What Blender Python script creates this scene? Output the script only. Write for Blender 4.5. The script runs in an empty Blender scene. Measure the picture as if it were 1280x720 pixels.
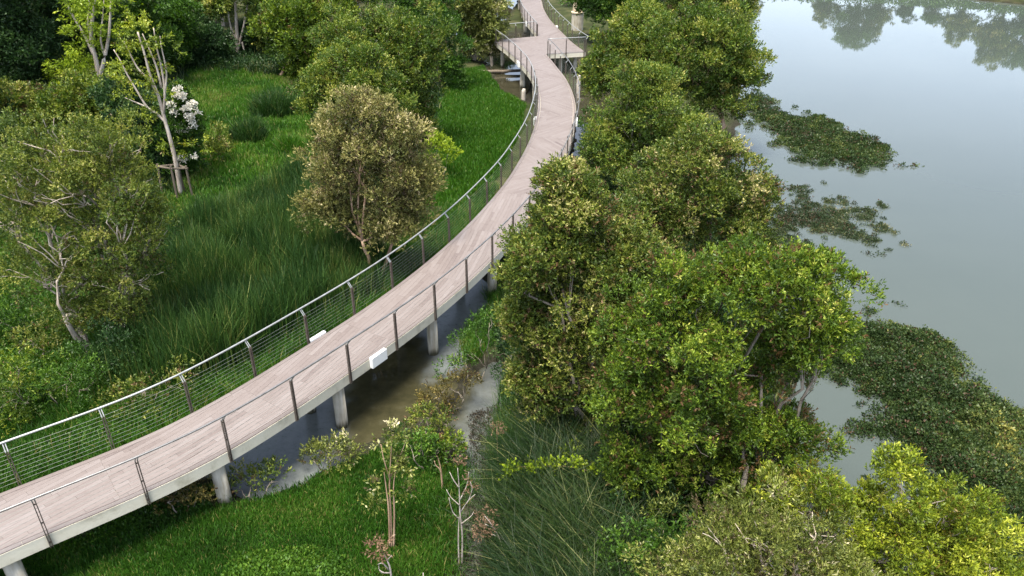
import bpy, math, random
import numpy as np
from mathutils import Vector, Matrix

scene = bpy.context.scene
COL = scene.collection
rng = np.random.default_rng(7)
random.seed(7)

# ------------------------------------------------------------------ camera
F_PX = 960.0
PITCH = math.radians(28.755)
DECK = 1.85
CAM = np.array([0.0, 0.0, DECK + 11.96])
CP, SP = math.cos(PITCH), math.sin(PITCH)


def ray(px, py):
    u, v = (px - 640) / F_PX, (360 - py) / F_PX
    return np.array([u, CP + v * SP, -SP + v * CP])


def at(px, py, z=0.0):
    d = ray(px, py)
    return CAM + d * ((z - CAM[2]) / d[2])


def on_y(px, py, y):
    d = ray(px, py)
    return CAM + d * (y / d[1])


def poly(pts, z=0.0):
    return [tuple(at(x, y, z)[:2]) for x, y in pts]


# ------------------------------------------------------------------ helpers
def tag(o, label=None, cat=None, group=None, kind=None):
    if label: o['label'] = label
    if cat: o['category'] = cat
    if group: o['group'] = group
    if kind: o['kind'] = kind
    return o


def thing(name, label, cat, loc=(0, 0, 0), group=None):
    o = bpy.data.objects.new(name, None)
    COL.objects.link(o)
    o.location = loc
    o.empty_display_size = 0.3
    return tag(o, label, cat, group)


def link_mesh(name, me, mat=None, parent=None):
    o = bpy.data.objects.new(name, me)
    COL.objects.link(o)
    if mat is not None:
        me.materials.append(mat)
    if parent is not None:
        o.parent = parent
        p = parent
        off = Vector((0, 0, 0))
        while p is not None:
            off += p.location
            p = p.parent
        me.transform(Matrix.Translation(-off))      # vertices were made in world space
    return o


def np_mesh(name, verts, quads, tint=None, smooth=False):
    me = bpy.data.meshes.new(name)
    verts = np.asarray(verts, np.float32)
    quads = np.asarray(quads, np.int32)
    nq, k = quads.shape
    me.vertices.add(len(verts))
    me.vertices.foreach_set('co', verts.ravel())
    me.loops.add(nq * k)
    me.loops.foreach_set('vertex_index', quads.ravel())
    me.polygons.add(nq)
    me.polygons.foreach_set('loop_start', np.arange(0, nq * k, k, dtype=np.int32))
    if smooth:
        me.polygons.foreach_set('use_smooth', np.ones(nq, bool))
    if tint is not None:
        a = me.attributes.new('tint', 'FLOAT_COLOR', 'POINT')
        c = np.ones((len(verts), 4), np.float32)
        c[:, :tint.shape[1]] = tint
        a.data.foreach_set('color', c.ravel())
    me.update(calc_edges=True)
    return me


class MB:
    """Collects polygons of any size for one mesh."""
    def __init__(s):
        s.v, s.f = [], []

    def add(s, vs, fs):
        n = len(s.v)
        s.v += [tuple(map(float, p)) for p in vs]
        s.f += [tuple(i + n for i in f) for f in fs]

    def box(s, c, ax, ay, az, hx, hy, hz):
        c, ax, ay, az = map(np.asarray, (c, ax, ay, az))
        vs = [c + ax * (hx * i) + ay * (hy * j) + az * (hz * k) for i in (-1, 1) for j in (-1, 1) for k in (-1, 1)]
        s.add(vs, [(0, 1, 3, 2), (4, 6, 7, 5), (0, 4, 5, 1), (2, 3, 7, 6), (0, 2, 6, 4), (1, 5, 7, 3)])

    def tube(s, pts, rad, n=6, cap=True):
        pts = [np.asarray(p, float) for p in pts]
        if not hasattr(rad, '__len__'): rad = [rad] * len(pts)
        m = len(pts)
        vs = []
        for i in range(m):
            d = pts[min(i + 1, m - 1)] - pts[max(i - 1, 0)]
            d = d / (np.linalg.norm(d) + 1e-9)
            a = np.cross(d, (0.0, 0, 1) if abs(d[2]) < .9 else (1.0, 0, 0))
            a /= np.linalg.norm(a) + 1e-9
            b = np.cross(d, a)
            for k in range(n):
                t = 2 * math.pi * k / n
                vs.append(pts[i] + (a * math.cos(t) + b * math.sin(t)) * rad[i])
        fs = [(i * n + k, i * n + (k + 1) % n, (i + 1) * n + (k + 1) % n, (i + 1) * n + k) for i in range(m - 1) for k in range(n)]
        if cap:
            fs += [tuple(range(n))[::-1], tuple((m - 1) * n + k for k in range(n))]
        s.add(vs, fs)

    def build(s, name, mat, parent=None, smooth=False, bevel=0):
        me = bpy.data.meshes.new(name)
        me.from_pydata(s.v, [], s.f)
        if smooth:
            me.polygons.foreach_set('use_smooth', np.ones(len(me.polygons), bool))
        me.update()
        o = link_mesh(name, me, mat, parent)
        if bevel:
            b = o.modifiers.new('bevel', 'BEVEL')
            b.width, b.segments, b.limit_method = bevel, 2, 'ANGLE'
        return o


# ------------------------------------------------------------------ materials
def mat(name):
    m = bpy.data.materials.new(name)
    m.use_nodes = True
    nt = m.node_tree
    nt.nodes.clear()
    out = nt.nodes.new('ShaderNodeOutputMaterial')
    return m, nt, out


def N(nt, t, **kw):
    n = nt.nodes.new(t)
    for k, v in kw.items():
        if k in n.inputs: n.inputs[k].default_value = v
        else: setattr(n, k, v)
    return n


def ramp(nt, stops, fac=None):
    r = nt.nodes.new('ShaderNodeValToRGB')
    e = r.color_ramp.elements
    while len(e) < len(stops): e.new(.5)
    for el, (p, c) in zip(e, stops):
        el.position = p
        el.color = (*c, 1) if len(c) == 3 else c
    if fac is not None: nt.links.new(fac, r.inputs[0])
    return r


def leaf_mat(name, stops, rough=.5, trans=.24, spec=.35):
    """tint.r picks along the colours: its value is fixed per leaf and per twig."""
    m, nt, out = mat(name)
    a = N(nt, 'ShaderNodeAttribute', attribute_name='tint')
    sep = N(nt, 'ShaderNodeSeparateColor')
    nt.links.new(a.outputs['Color'], sep.inputs[0])
    r = ramp(nt, stops, sep.outputs[0])
    p = N(nt, 'ShaderNodeBsdfPrincipled', Roughness=rough)
    p.inputs['Specular IOR Level'].default_value = spec
    nt.links.new(r.outputs[0], p.inputs['Base Color'])
    hs = N(nt, 'ShaderNodeHueSaturation', Saturation=1.15, Value=1.25)
    nt.links.new(r.outputs[0], hs.inputs['Color'])
    t = N(nt, 'ShaderNodeBsdfTranslucent')
    nt.links.new(hs.outputs[0], t.inputs[0])
    mx = N(nt, 'ShaderNodeMixShader')
    mx.inputs[0].default_value = trans
    nt.links.new(p.outputs[0], mx.inputs[1]); nt.links.new(t.outputs[0], mx.inputs[2])
    nt.links.new(mx.outputs[0], out.inputs[0])
    return m


def noise_mat(name, stops, scale=4, detail=6, rough=.8, bump=.3, bscale=None, stretch=None, metallic=0, spec=.3):
    m, nt, out = mat(name)
    tc = N(nt, 'ShaderNodeTexCoord')
    mp = N(nt, 'ShaderNodeMapping')
    if stretch: mp.inputs['Scale'].default_value = stretch
    nt.links.new(tc.outputs['Object'], mp.inputs[0])
    n = N(nt, 'ShaderNodeTexNoise', Scale=scale, Detail=detail, Roughness=.6)
    nt.links.new(mp.outputs[0], n.inputs['Vector'])
    r = ramp(nt, stops, n.outputs[0])
    p = N(nt, 'ShaderNodeBsdfPrincipled', Roughness=rough, Metallic=metallic)
    p.inputs['Specular IOR Level'].default_value = spec
    nt.links.new(r.outputs[0], p.inputs['Base Color'])
    if bump:
        n2 = N(nt, 'ShaderNodeTexNoise', Scale=bscale or scale * 4, Detail=5)
        nt.links.new(mp.outputs[0], n2.inputs['Vector'])
        b = N(nt, 'ShaderNodeBump', Strength=bump, Distance=.02)
        nt.links.new(n2.outputs[0], b.inputs['Height'])
        nt.links.new(b.outputs[0], p.inputs['Normal'])
    nt.links.new(p.outputs[0], out.inputs[0])
    return m


RUST = (.20, .085, .035)
LM = {
    'fresh': leaf_mat('fresh_leaf', [(0, (.15, .080, .035)), (.09, (.13, .09, .035)), (.14, (.030, .062, .007)), (.45, (.066, .122, .011)), (.75, (.19, .26, .020)), (1, (.42, .42, .09))]),
    'olive': leaf_mat('olive_leaf', [(0, (.12, .08, .03)), (.08, (.025, .046, .007)), (.4, (.062, .118, .014)), (.72, (.185, .225, .030)), (1, (.36, .33, .08))]),
    'airy': leaf_mat('grey_green_leaf', [(0, (.12, .08, .03)), (.08, (.026, .050, .010)), (.42, (.078, .120, .016)), (.75, (.205, .235, .036)), (1, (.42, .39, .12))]),
    'oliveb': leaf_mat('warm_olive_leaf', [(0, (.18, .10, .05)), (.12, (.030, .046, .008)), (.45, (.068, .114, .015)), (.75, (.21, .23, .036)), (1, (.46, .40, .18))]),
    'yellow': leaf_mat('yellow_green_leaf', [(0, (.16, .10, .02)), (.08, (.06, .095, .009)), (.42, (.135, .19, .014)), (.75, (.34, .38, .028)), (1, (.58, .56, .12))]),
    'tan': leaf_mat('tan_flowering_leaf', [(0, (.10, .065, .035)), (.2, (.050, .068, .016)), (.45, (.140, .150, .036)), (.75, (.33, .295, .105)), (1, (.50, .42, .25))]),
    'silver': leaf_mat('silvery_leaf', [(0, (.10, .07, .035)), (.15, (.040, .060, .014)), (.5, (.125, .155, .026)), (.8, (.26, .275, .065)), (1, (.66, .58, .38))]),
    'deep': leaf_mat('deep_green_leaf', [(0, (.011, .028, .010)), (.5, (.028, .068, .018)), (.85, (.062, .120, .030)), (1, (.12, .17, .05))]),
    'green': leaf_mat('mid_green_leaf', [(0, (.02, .045, .008)), (.5, (.04, .10, .010)), (.85, (.095, .19, .018)), (1, (.20, .28, .045))]),
    'lime': leaf_mat('lime_leaf', [(0, (.08, .14, .008)), (.5, (.20, .29, .012)), (1, (.42, .50, .04))]),
    'mat': leaf_mat('water_plant_leaf', [(0, (.09, .05, .03)), (.15, (.016, .034, .010)), (.5, (.038, .068, .018)), (.8, (.095, .125, .030)), (1, (.28, .26, .06))]),
    'matb': leaf_mat('sparse_water_plant_leaf', [(0, (.10, .06, .035)), (.2, (.022, .040, .018)), (.6, (.05, .075, .028)), (1, (.26, .23, .11))]),
    'dry': leaf_mat('dry_leaf', [(0, (.07, .045, .02)), (.4, (.09, .085, .022)), (.75, (.17, .13, .035)), (1, (.34, .27, .08))]),
    'litter': leaf_mat('dead_leaf_litter', [(0, (.016, .014, .010)), (.6, (.038, .030, .020)), (1, (.10, .085, .06))]),
    'rust': leaf_mat('rusty_leaf', [(0, (.11, .068, .036)), (1, (.24, .15, .095))]),
    'white': leaf_mat('white_blossom', [(0, (.70, .65, .55)), (1, (.90, .87, .78))], trans=.2),
    'grass': leaf_mat('lawn_blade', [(0, (.018, .045, .006)), (.45, (.030, .098, .008)), (.75, (.062, .160, .013)), (.92, (.12, .18, .03)), (1, (.24, .22, .07))], trans=.3),
    'algae': leaf_mat('meadow_blade', [(0, (.020, .062, .005)), (.5, (.036, .115, .006)), (.85, (.068, .165, .010)), (1, (.13, .18, .03))], trans=.3),
    'meadow': leaf_mat('rough_meadow_blade', [(0, (.022, .070, .008)), (.45, (.050, .140, .012)), (.75, (.095, .20, .020)), (.9, (.17, .22, .04)), (1, (.26, .25, .09))], trans=.3),
    'reed': leaf_mat('reed_blade', [(0, (.012, .036, .009)), (.45, (.026, .068, .014)), (.8, (.065, .128, .025)), (1, (.20, .22, .06))], trans=.25),
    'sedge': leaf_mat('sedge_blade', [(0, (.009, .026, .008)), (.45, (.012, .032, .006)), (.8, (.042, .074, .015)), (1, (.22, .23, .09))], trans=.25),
}
BARK = {
    'pale': noise_mat('pale_bark', [(.3, (.26, .20, .155)), (.5, (.46, .39, .32)), (.7, (.62, .56, .48))], 3, stretch=(3, 3, .6), bump=.5),
    'tan': noise_mat('tan_bark', [(.3, (.22, .13, .08)), (.55, (.40, .27, .18)), (.75, (.52, .40, .30))], 3, stretch=(3, 3, .6), bump=.5),
    'grey': noise_mat('grey_bark', [(.3, (.12, .10, .08)), (.7, (.30, .26, .21))], 3, stretch=(3, 3, .6), bump=.5),
    'dead': noise_mat('dead_twig_bark', [(.3, (.26, .215, .19)), (.7, (.48, .42, .385))], 5, bump=.2),
}

# ------------------------------------------------------------------ foliage
def rand_dirs(n, g):
    d = g.normal(size=(n, 3))
    return d / np.linalg.norm(d, axis=1, keepdims=True)


def leaf_quads(p, d, ln, wd, g, tint):
    """One kite-shaped face per leaf: p base, d unit direction."""
    n = len(p)
    q = rand_dirs(n, g)
    q[:, 2] *= .5                                           # leaf blades lie more flat than upright
    w = np.cross(d, q)
    w /= np.linalg.norm(w, axis=1, keepdims=True) + 1e-6
    nrm = np.cross(w, d)
    L = (ln * g.uniform(.65, 1.25, n))[:, None]
    W = (wd * g.uniform(.7, 1.2, n))[:, None] * .5
    mid = p + d * L * .5 + nrm * L * .08
    tip = p + d * L
    v = np.stack([p, mid + w * W, tip, mid - w * W], 1).reshape(-1, 3)
    f = np.arange(n * 4).reshape(n, 4)
    t = np.repeat(tint, 4, 0)
    return v, f, t


def crown_points(lobes, density, g, clump=.38, inner=.25, low=-.75, rough=.16):
    """Clump centres on lumpy ellipsoids. lobes: [(centre, radii)]. Returns centres, outward directions, clump radius."""
    cs, ds = [], []
    for c, r in lobes:
        c, r = np.asarray(c), np.asarray(r)
        area = 4 * math.pi * ((r[0] * r[1]) ** 1.6 / 3 + (r[0] * r[2]) ** 1.6 / 3 + (r[1] * r[2]) ** 1.6 / 3) ** (1 / 1.6)
        n = max(6, int(area * density / (clump * clump)))
        d = rand_dirs(int(n * 1.6), g)
        d = d[d[:, 2] > low][:n]
        n = len(d)
        ph = g.uniform(0, 6.28, 6)
        lump = 1 + rough * (np.sin(d[:, 0] * 5 + ph[0]) * np.sin(d[:, 1] * 5 + ph[1]) + np.sin(d[:, 2] * 6 + ph[2]) * np.sin(d[:, 0] * 7 + ph[3]))
        k = lump + .04 - np.abs(g.normal(0, .15, n))
        ins = g.random(n) < inner
        k[ins] = g.uniform(.3, .85, ins.sum())
        cs.append(c + d * r * k[:, None]); ds.append(d)
    return np.concatenate(cs), np.concatenate(ds)


def foliage(lobes, g, leaf=.11, width=.45, clump=.38, density=.55, sprigs=11, per=7, inner=.25, low=-.75, up=.45, rust=.04, rough=.16, droop=0., flat=.8):
    C, D = crown_points(lobes, density, g, clump, inner, low, rough)
    nc = len(C)
    stray = g.random(nc) < .10                                # a few shoots stand out of the crown
    C = C + D * (stray * g.uniform(.3, .9, nc) * clump)[:, None]
    # every clump is a leafy head: twigs fill its upper and outer cap, its underside stays open
    cl_t = g.normal(.47, .15, nc)
    cs = np.where(stray, g.uniform(.3, .6, nc), g.uniform(.5, 1.45, nc))
    ns = g.poisson(sprigs * cs ** 1.6)
    idx = np.repeat(np.arange(nc), ns)
    m = len(idx)
    sd = rand_dirs(m, g) + D[idx] * .55 + np.array([0, 0, .45])
    sd /= np.linalg.norm(sd, axis=1, keepdims=True)
    P = C[idx] + sd * (clump * cs[idx] * g.uniform(.45, 1.08, m) ** .7)[:, None] * np.array([1, 1, flat])
    ax = D[idx] * .35 + sd * .75 + np.array([0, 0, up - droop]) + g.normal(0, .28, (m, 3))
    ax /= np.linalg.norm(ax, axis=1, keepdims=True)
    sp_t = cl_t[idx] + g.normal(0, .10, m)
    dead = g.random(m) < rust * (1 + 6 * (cl_t[idx] < .27))
    sl = leaf * g.uniform(1.0, 2.0, m)
    li = np.repeat(np.arange(m), per)
    n = len(li)
    k = np.tile(np.arange(per), m) / max(per - 1, 1)
    p = P[li] + ax[li] * (sl[li] * (k - .35))[:, None]
    q = rand_dirs(n, g)
    d = ax[li] * (.25 + .75 * k)[:, None] + q * .75 - np.array([0, 0, droop])
    d /= np.linalg.norm(d, axis=1, keepdims=True)
    t = sp_t[li] + g.normal(0, .09, n) + .13 * (k - .5)      # young leaves at a twig's end are lighter
    t = np.clip(t, .13, 1)
    t[dead[li]] = g.uniform(0, .08, dead[li].sum())
    return leaf_quads(p, d, leaf, leaf * width, g, t[:, None])


def blades(P, h, g, w=.012, lean=.35, lean_dir=None, curl=.3, tint_noise=None, t0=.5):
    """Grass blades from points P (n,3), heights h (n,): two-segment strips ending almost in a point."""
    n = len(P)
    a = g.uniform(0, 6.283, n)
    L = np.stack([np.cos(a), np.sin(a), np.zeros(n)], 1) * np.abs(g.normal(0, lean, n))[:, None]
    if lean_dir is not None: L = L + np.asarray(lean_dir)
    a2 = g.uniform(0, 6.283, n)
    W = np.stack([np.cos(a2), np.sin(a2), np.zeros(n)], 1) * (w * g.uniform(.6, 1.3, n))[:, None]
    up = np.array([0, 0, 1.0])
    H = h[:, None]
    d1 = L * .5 + up; d1 /= np.linalg.norm(d1, axis=1, keepdims=True)
    d2 = L * (1 + curl * 3) + up * (1 - curl * .5); d2 /= np.linalg.norm(d2, axis=1, keepdims=True)
    m = P + d1 * H * .55
    t = m + d2 * H * .45
    v = np.stack([P - W, P + W, m - W * .75, m + W * .75, t - W * .12, t + W * .12], 1).reshape(-1, 3)
    b = np.arange(n)[:, None] * 6
    f = np.stack([np.concatenate([b, b + 1, b + 3, b + 2], 1), np.concatenate([b + 2, b + 3, b + 5, b + 4], 1)], 1).reshape(-1, 4)
    ti = np.clip(g.normal(t0, .17, n) + (tint_noise if tint_noise is not None else 0), 0, 1)
    ti[g.random(n) < .035] = 1.0                              # dead straw
    return v, f, np.repeat(ti[:, None], 6, 0)


def vnoise(x, y, s, seed=0):
    """Smooth value noise on the plane, -1..1."""
    x, y = np.asarray(x) / s, np.asarray(y) / s
    i, j = np.floor(x).astype(int), np.floor(y).astype(int)
    u, v = x - i, y - j
    u, v = u * u * (3 - 2 * u), v * v * (3 - 2 * v)
    def hsh(a, b):
        q = np.sin(a * 127.1 + b * 311.7 + seed * 74.7) * 43758.5453
        return (q - np.floor(q)) * 2 - 1
    return (hsh(i, j) * (1 - u) + hsh(i + 1, j) * u) * (1 - v) + (hsh(i, j + 1) * (1 - u) + hsh(i + 1, j + 1) * u) * v


def inside(x, y, pg):
    x, y = np.asarray(x), np.asarray(y)
    r = np.zeros(x.shape, bool)
    n = len(pg)
    for i in range(n):
        (x0, y0), (x1, y1) = pg[i], pg[(i + 1) % n]
        if y0 == y1: continue
        c = ((y0 > y) != (y1 > y)) & (x < (x1 - x0) * (y - y0) / (y1 - y0) + x0)
        r ^= c
    return r


def edge_dist(x, y, pg):
    """Distance to a polygon's outline, negative inside."""
    d = np.full(x.shape, 1e9)
    n = len(pg)
    for i in range(n):
        (x0, y0), (x1, y1) = pg[i], pg[(i + 1) % n]
        dx, dy = x1 - x0, y1 - y0
        t = np.clip(((x - x0) * dx + (y - y0) * dy) / (dx * dx + dy * dy + 1e-9), 0, 1)
        d = np.minimum(d, np.hypot(x - x0 - t * dx, y - y0 - t * dy))
    return np.where(inside(x, y, pg), -d, d)


# ------------------------------------------------------------------ the ground and the water
LAKE = poly([(935, -14), (940, 60), (925, 120), (915, 190), (915, 260), (935, 330), (985, 400), (985, 470), (985, 560), (1010, 640), (1060, 720), (1110, 850)]) + \
    [(12, 2), (60, -15), (220, -10), (260, 70)] + poly([(1700, 40), (1279, 6), (1220, 0), (1150, -9), (1000, -14)])
CHANNEL = poly([(255, 600), (330, 618), (385, 596), (430, 574), (520, 540), (556, 500), (580, 462), (600, 430), (622, 392), (618, 350), (590, 340), (520, 380), (455, 425), (380, 490), (300, 560)])
STREAM = poly([(552, 540), (588, 490), (612, 450), (640, 462), (652, 500), (632, 560), (622, 640), (612, 720), (600, 800), (552, 800), (556, 690), (562, 640), (578, 600), (580, 560)])
SIDE_POND = poly([(690, 262), (715, 262), (750, 215), (770, 130), (760, 70), (725, 66), (722, 130), (716, 190)])
BACK_POND = poly([(598, 62), (655, 38), (668, 90), (660, 128), (632, 118), (606, 84)])
FAR_POND = poly([(600, 46), (634, 22), (652, -8), (630, -12), (560, 20), (570, 44)])
PUDDLE = poly([(256, 284), (272, 270), (290, 280), (284, 300), (264, 302)])
WATERS = [LAKE, CHANNEL, STREAM, SIDE_POND, BACK_POND, FAR_POND, PUDDLE]
LAWN_NEAR = poly([(-60, 780), (0, 712), (150, 668), (270, 640), (330, 622), (380, 604), (430, 580), (520, 548), (545, 560), (572, 600), (556, 640), (553, 700), (545, 820), (100, 860)], .2)
LAWN_MID = poly([(560, 92), (606, 84), (632, 118), (658, 132), (650, 170), (622, 226), (560, 262), (530, 262), (535, 170)], .2)
LAWN_BACK = poly([(212, 66), (330, 60), (400, 80), (390, 130), (405, 235), (380, 262), (310, 285), (240, 320), (190, 340), (222, 200), (228, 130)], .2)
LAWNS = [LAWN_NEAR, LAWN_MID, LAWN_BACK]
REEDS = poly([(190, 345), (240, 300), (310, 262), (390, 238), (470, 330), (470, 372), (400, 400), (290, 470), (190, 500), (140, 490), (150, 430)], .2)


def land_height(x, y):
    d = np.full(np.shape(x), 1e9)
    for w in WATERS:
        d = np.minimum(d, edge_dist(x, y, w))
    d = d + .35 * vnoise(x, y, 1.1, 3) + .18 * vnoise(x, y, .45, 5)
    h = np.where(d > 0, .26 * np.tanh(d / .7) + .04 * np.tanh(d * 6), .55 * np.tanh(d / 1.5))
    far = np.clip((y - 55) / 60, 0, 1) * np.clip(d / 6, 0, 1)
    return h + np.where(d > .3, .06 * vnoise(x, y, 1.7, 9), 0) + far * .6, d


def gz(x, y):
    return float(land_height(np.array([x], float), np.array([y], float))[0][0])


def ground_at(px, py):
    p = at(px, py, .2)
    p[2] = max(gz(p[0], p[1]), -.35)
    return p


def axis(lo, hi, step, ext):
    core = np.arange(lo, hi + step / 2, step)
    return np.concatenate([[lo - e for e in ext[::-1]], core, [hi + e for e in ext]])


EXT = [1.5, 4, 10, 25, 60, 150, 400, 1000, 3000]
xs = np.concatenate([axis(-45, 30, .3, [])])
xs = np.concatenate([[-45 - e for e in EXT[::-1]], xs, np.arange(31.5, 75, 1.5), [75 + e for e in EXT]])
ys = np.concatenate([[3 - e for e in EXT[::-1]], np.arange(3, 48, .3), np.arange(48, 112, .8), [112 + e for e in EXT]])
GX, GY = np.meshgrid(xs, ys)
GH, GD = land_height(GX.ravel(), GY.ravel())
gx, gy = GX.ravel(), GY.ravel()
lawn = np.zeros_like(gx)
for pg in LAWNS:
    lawn = np.maximum(lawn, 1 / (1 + np.exp(np.clip((edge_dist(gx, gy, pg) + .3 * vnoise(gx, gy, .9, 2)) * 5, -50, 50))))
wet = np.clip(1 - GD / .8, 0, 1)
nx, ny = len(xs), len(ys)
ii = np.arange((ny - 1) * nx).reshape(ny - 1, nx)[:, :-1].ravel()
m, nt, out = mat('wetland_soil')
a = N(nt, 'ShaderNodeAttribute', attribute_name='tint')
sep = N(nt, 'ShaderNodeSeparateColor')
nt.links.new(a.outputs['Color'], sep.inputs[0])
tc = N(nt, 'ShaderNodeTexCoord')
n1 = N(nt, 'ShaderNodeTexNoise', Scale=.9, Detail=9, Roughness=.65)
n2 = N(nt, 'ShaderNodeTexNoise', Scale=7, Detail=7, Roughness=.7)
for n_ in (n1, n2): nt.links.new(tc.outputs['Object'], n_.inputs['Vector'])
soil = ramp(nt, [(.3, (.022, .022, .011)), (.5, (.030, .040, .014)), (.62, (.060, .058, .028)), (.75, (.040, .060, .015))], n1.outputs[0])
green = ramp(nt, [(.3, (.006, .015, .003)), (.6, (.010, .024, .004)), (.8, (.016, .026, .007))], n2.outputs[0])
mud = ramp(nt, [(.35, (.014, .013, .010)), (.6, (.030, .027, .021)), (.75, (.055, .050, .040))], n2.outputs[0])
mx1 = N(nt, 'ShaderNodeMix', data_type='RGBA'); mx2 = N(nt, 'ShaderNodeMix', data_type='RGBA')
nt.links.new(sep.outputs[0], mx1.inputs[0]); nt.links.new(soil.outputs[0], mx1.inputs[6]); nt.links.new(green.outputs[0], mx1.inputs[7])
nt.links.new(sep.outputs[1], mx2.inputs[0]); nt.links.new(mx1.outputs[2], mx2.inputs[6]); nt.links.new(mud.outputs[0], mx2.inputs[7])
p = N(nt, 'ShaderNodeBsdfPrincipled', Roughness=.95); p.inputs['Specular IOR Level'].default_value = .08
nt.links.new(mx2.outputs[2], p.inputs['Base Color'])
b = N(nt, 'ShaderNodeBump', Strength=.6, Distance=.05)
nt.links.new(n2.outputs[0], b.inputs['Height']); nt.links.new(b.outputs[0], p.inputs['Normal'])
nt.links.new(p.outputs[0], out.inputs[0])
GROUND_MAT = m
me = np_mesh('ground', np.stack([gx, gy, GH], 1), np.stack([ii, ii + 1, ii + nx + 1, ii + nx], 1), np.stack([lawn, wet], 1), smooth=True)
tag(link_mesh('ground', me, GROUND_MAT), kind='structure')


def water_mat(name, c1, c2, scale, bump, rough=.03):
    m, nt, out = mat(name)
    tc = N(nt, 'ShaderNodeTexCoord')
    n = N(nt, 'ShaderNodeTexNoise', Scale=scale, Detail=6, Roughness=.65)
    nt.links.new(tc.outputs['Object'], n.inputs['Vector'])
    r = ramp(nt, [(.35, c1), (.68, c2)], n.outputs[0])
    p = N(nt, 'ShaderNodeBsdfPrincipled', Roughness=rough, IOR=1.333)
    nt.links.new(r.outputs[0], p.inputs['Base Color'])
    n2 = N(nt, 'ShaderNodeTexNoise', Scale=2.2, Detail=3)
    nt.links.new(tc.outputs['Object'], n2.inputs['Vector'])
    b = N(nt, 'ShaderNodeBump', Strength=bump, Distance=.02)
    nt.links.new(n2.outputs[0], b.inputs['Height']); nt.links.new(b.outputs[0], p.inputs['Normal'])
    nt.links.new(p.outputs[0], out.inputs[0])
    return m


LAKE_WATER = water_mat('lake_water', (.055, .069, .063), (.064, .078, .071), .05, .04, .02)
POND_WATER = water_mat('pond_water', (.022, .021, .013), (.046, .042, .026), 1.1, .03)


def water_sheet(name, pg, grow, m, z):
    """A flat sheet a little larger than its hollow; the banks rise through it."""
    c = np.mean(np.array(pg), 0)
    v, n = [], len(pg)
    P = np.array(pg)
    for i in range(n):
        e = P[(i + 1) % n] - P[i - 1]
        nrm = np.array([e[1], -e[0]]) / (np.linalg.norm(e) + 1e-9)
        q = P[i] + nrm * grow
        if inside(np.array([q[0]]), np.array([q[1]]), pg)[0]: q = P[i] - nrm * grow
        v.append((q[0], q[1], z))
    me = bpy.data.meshes.new(name)
    me.from_pydata(v, [], [tuple(range(n))])
    me.update()
    return tag(link_mesh(name, me, m), kind='structure')


water_sheet('lake_water', LAKE, .9, LAKE_WATER, 0)
for k, pg in enumerate((SIDE_POND, BACK_POND, FAR_POND, PUDDLE)):
    water_sheet('pond_water', pg, .55, POND_WATER, .004 + .004 * k)

# still channel water: olive and clear in places, in others under a pale silty film
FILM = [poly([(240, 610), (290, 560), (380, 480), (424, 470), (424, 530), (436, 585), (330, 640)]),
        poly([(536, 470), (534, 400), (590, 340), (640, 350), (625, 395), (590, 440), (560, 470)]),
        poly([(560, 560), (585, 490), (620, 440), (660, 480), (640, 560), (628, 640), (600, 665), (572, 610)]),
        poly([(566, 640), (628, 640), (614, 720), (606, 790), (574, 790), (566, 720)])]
m, nt, out = mat('channel_water')
a = N(nt, 'ShaderNodeAttribute', attribute_name='tint')
sep = N(nt, 'ShaderNodeSeparateColor'); nt.links.new(a.outputs['Color'], sep.inputs[0])
tc = N(nt, 'ShaderNodeTexCoord')
n1 = N(nt, 'ShaderNodeTexNoise', Scale=1.6, Detail=8, Roughness=.7); nt.links.new(tc.outputs['Object'], n1.inputs['Vector'])
n2 = N(nt, 'ShaderNodeTexNoise', Scale=5, Detail=8, Roughness=.75); nt.links.new(tc.outputs['Object'], n2.inputs['Vector'])
olive = ramp(nt, [(.35, (.026, .025, .013)), (.55, (.042, .039, .020)), (.72, (.060, .057, .036))], n1.outputs[0])
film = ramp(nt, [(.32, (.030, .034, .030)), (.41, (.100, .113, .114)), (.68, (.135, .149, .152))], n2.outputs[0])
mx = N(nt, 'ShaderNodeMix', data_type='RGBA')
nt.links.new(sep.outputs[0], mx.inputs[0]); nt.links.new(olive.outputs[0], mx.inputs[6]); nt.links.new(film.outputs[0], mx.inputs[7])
p = N(nt, 'ShaderNodeBsdfPrincipled', IOR=1.333)
nt.links.new(mx.outputs[2], p.inputs['Base Color'])
rr_ = N(nt, 'ShaderNodeMapRange'); rr_.inputs[3].default_value = .04; rr_.inputs[4].default_value = .22
nt.links.new(sep.outputs[0], rr_.inputs[0]); nt.links.new(rr_.outputs[0], p.inputs['Roughness'])
nt.links.new(p.outputs[0], out.inputs[0])
CHANNEL_WATER = m


def water_grid(name, pg, z, step=.15):
    P = np.array(pg); lo, hi = P.min(0) - .8, P.max(0) + .8
    X, Y = np.meshgrid(np.arange(lo[0], hi[0], step), np.arange(lo[1], hi[1], step))
    x, y = X.ravel(), Y.ravel()
    d = edge_dist(x, y, pg)
    fm = np.zeros_like(x)
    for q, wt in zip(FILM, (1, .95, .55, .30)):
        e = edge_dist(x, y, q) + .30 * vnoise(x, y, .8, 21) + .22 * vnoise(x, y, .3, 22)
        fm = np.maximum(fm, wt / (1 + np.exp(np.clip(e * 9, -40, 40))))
    w_, h_ = X.shape[1], X.shape[0]
    i_ = np.arange((h_ - 1) * w_).reshape(h_ - 1, w_)[:, :-1].ravel()
    q = np.stack([i_, i_ + 1, i_ + w_ + 1, i_ + w_], 1)
    q = q[(d[q] < .65).any(1)]
    use = np.unique(q); mp_ = np.zeros(len(x), int); mp_[use] = np.arange(len(use))
    me = np_mesh(name, np.stack([x, y, np.full_like(x, z)], 1)[use], mp_[q], fm[use][:, None])
    tag(link_mesh(name, me, CHANNEL_WATER), kind='structure')


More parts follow.
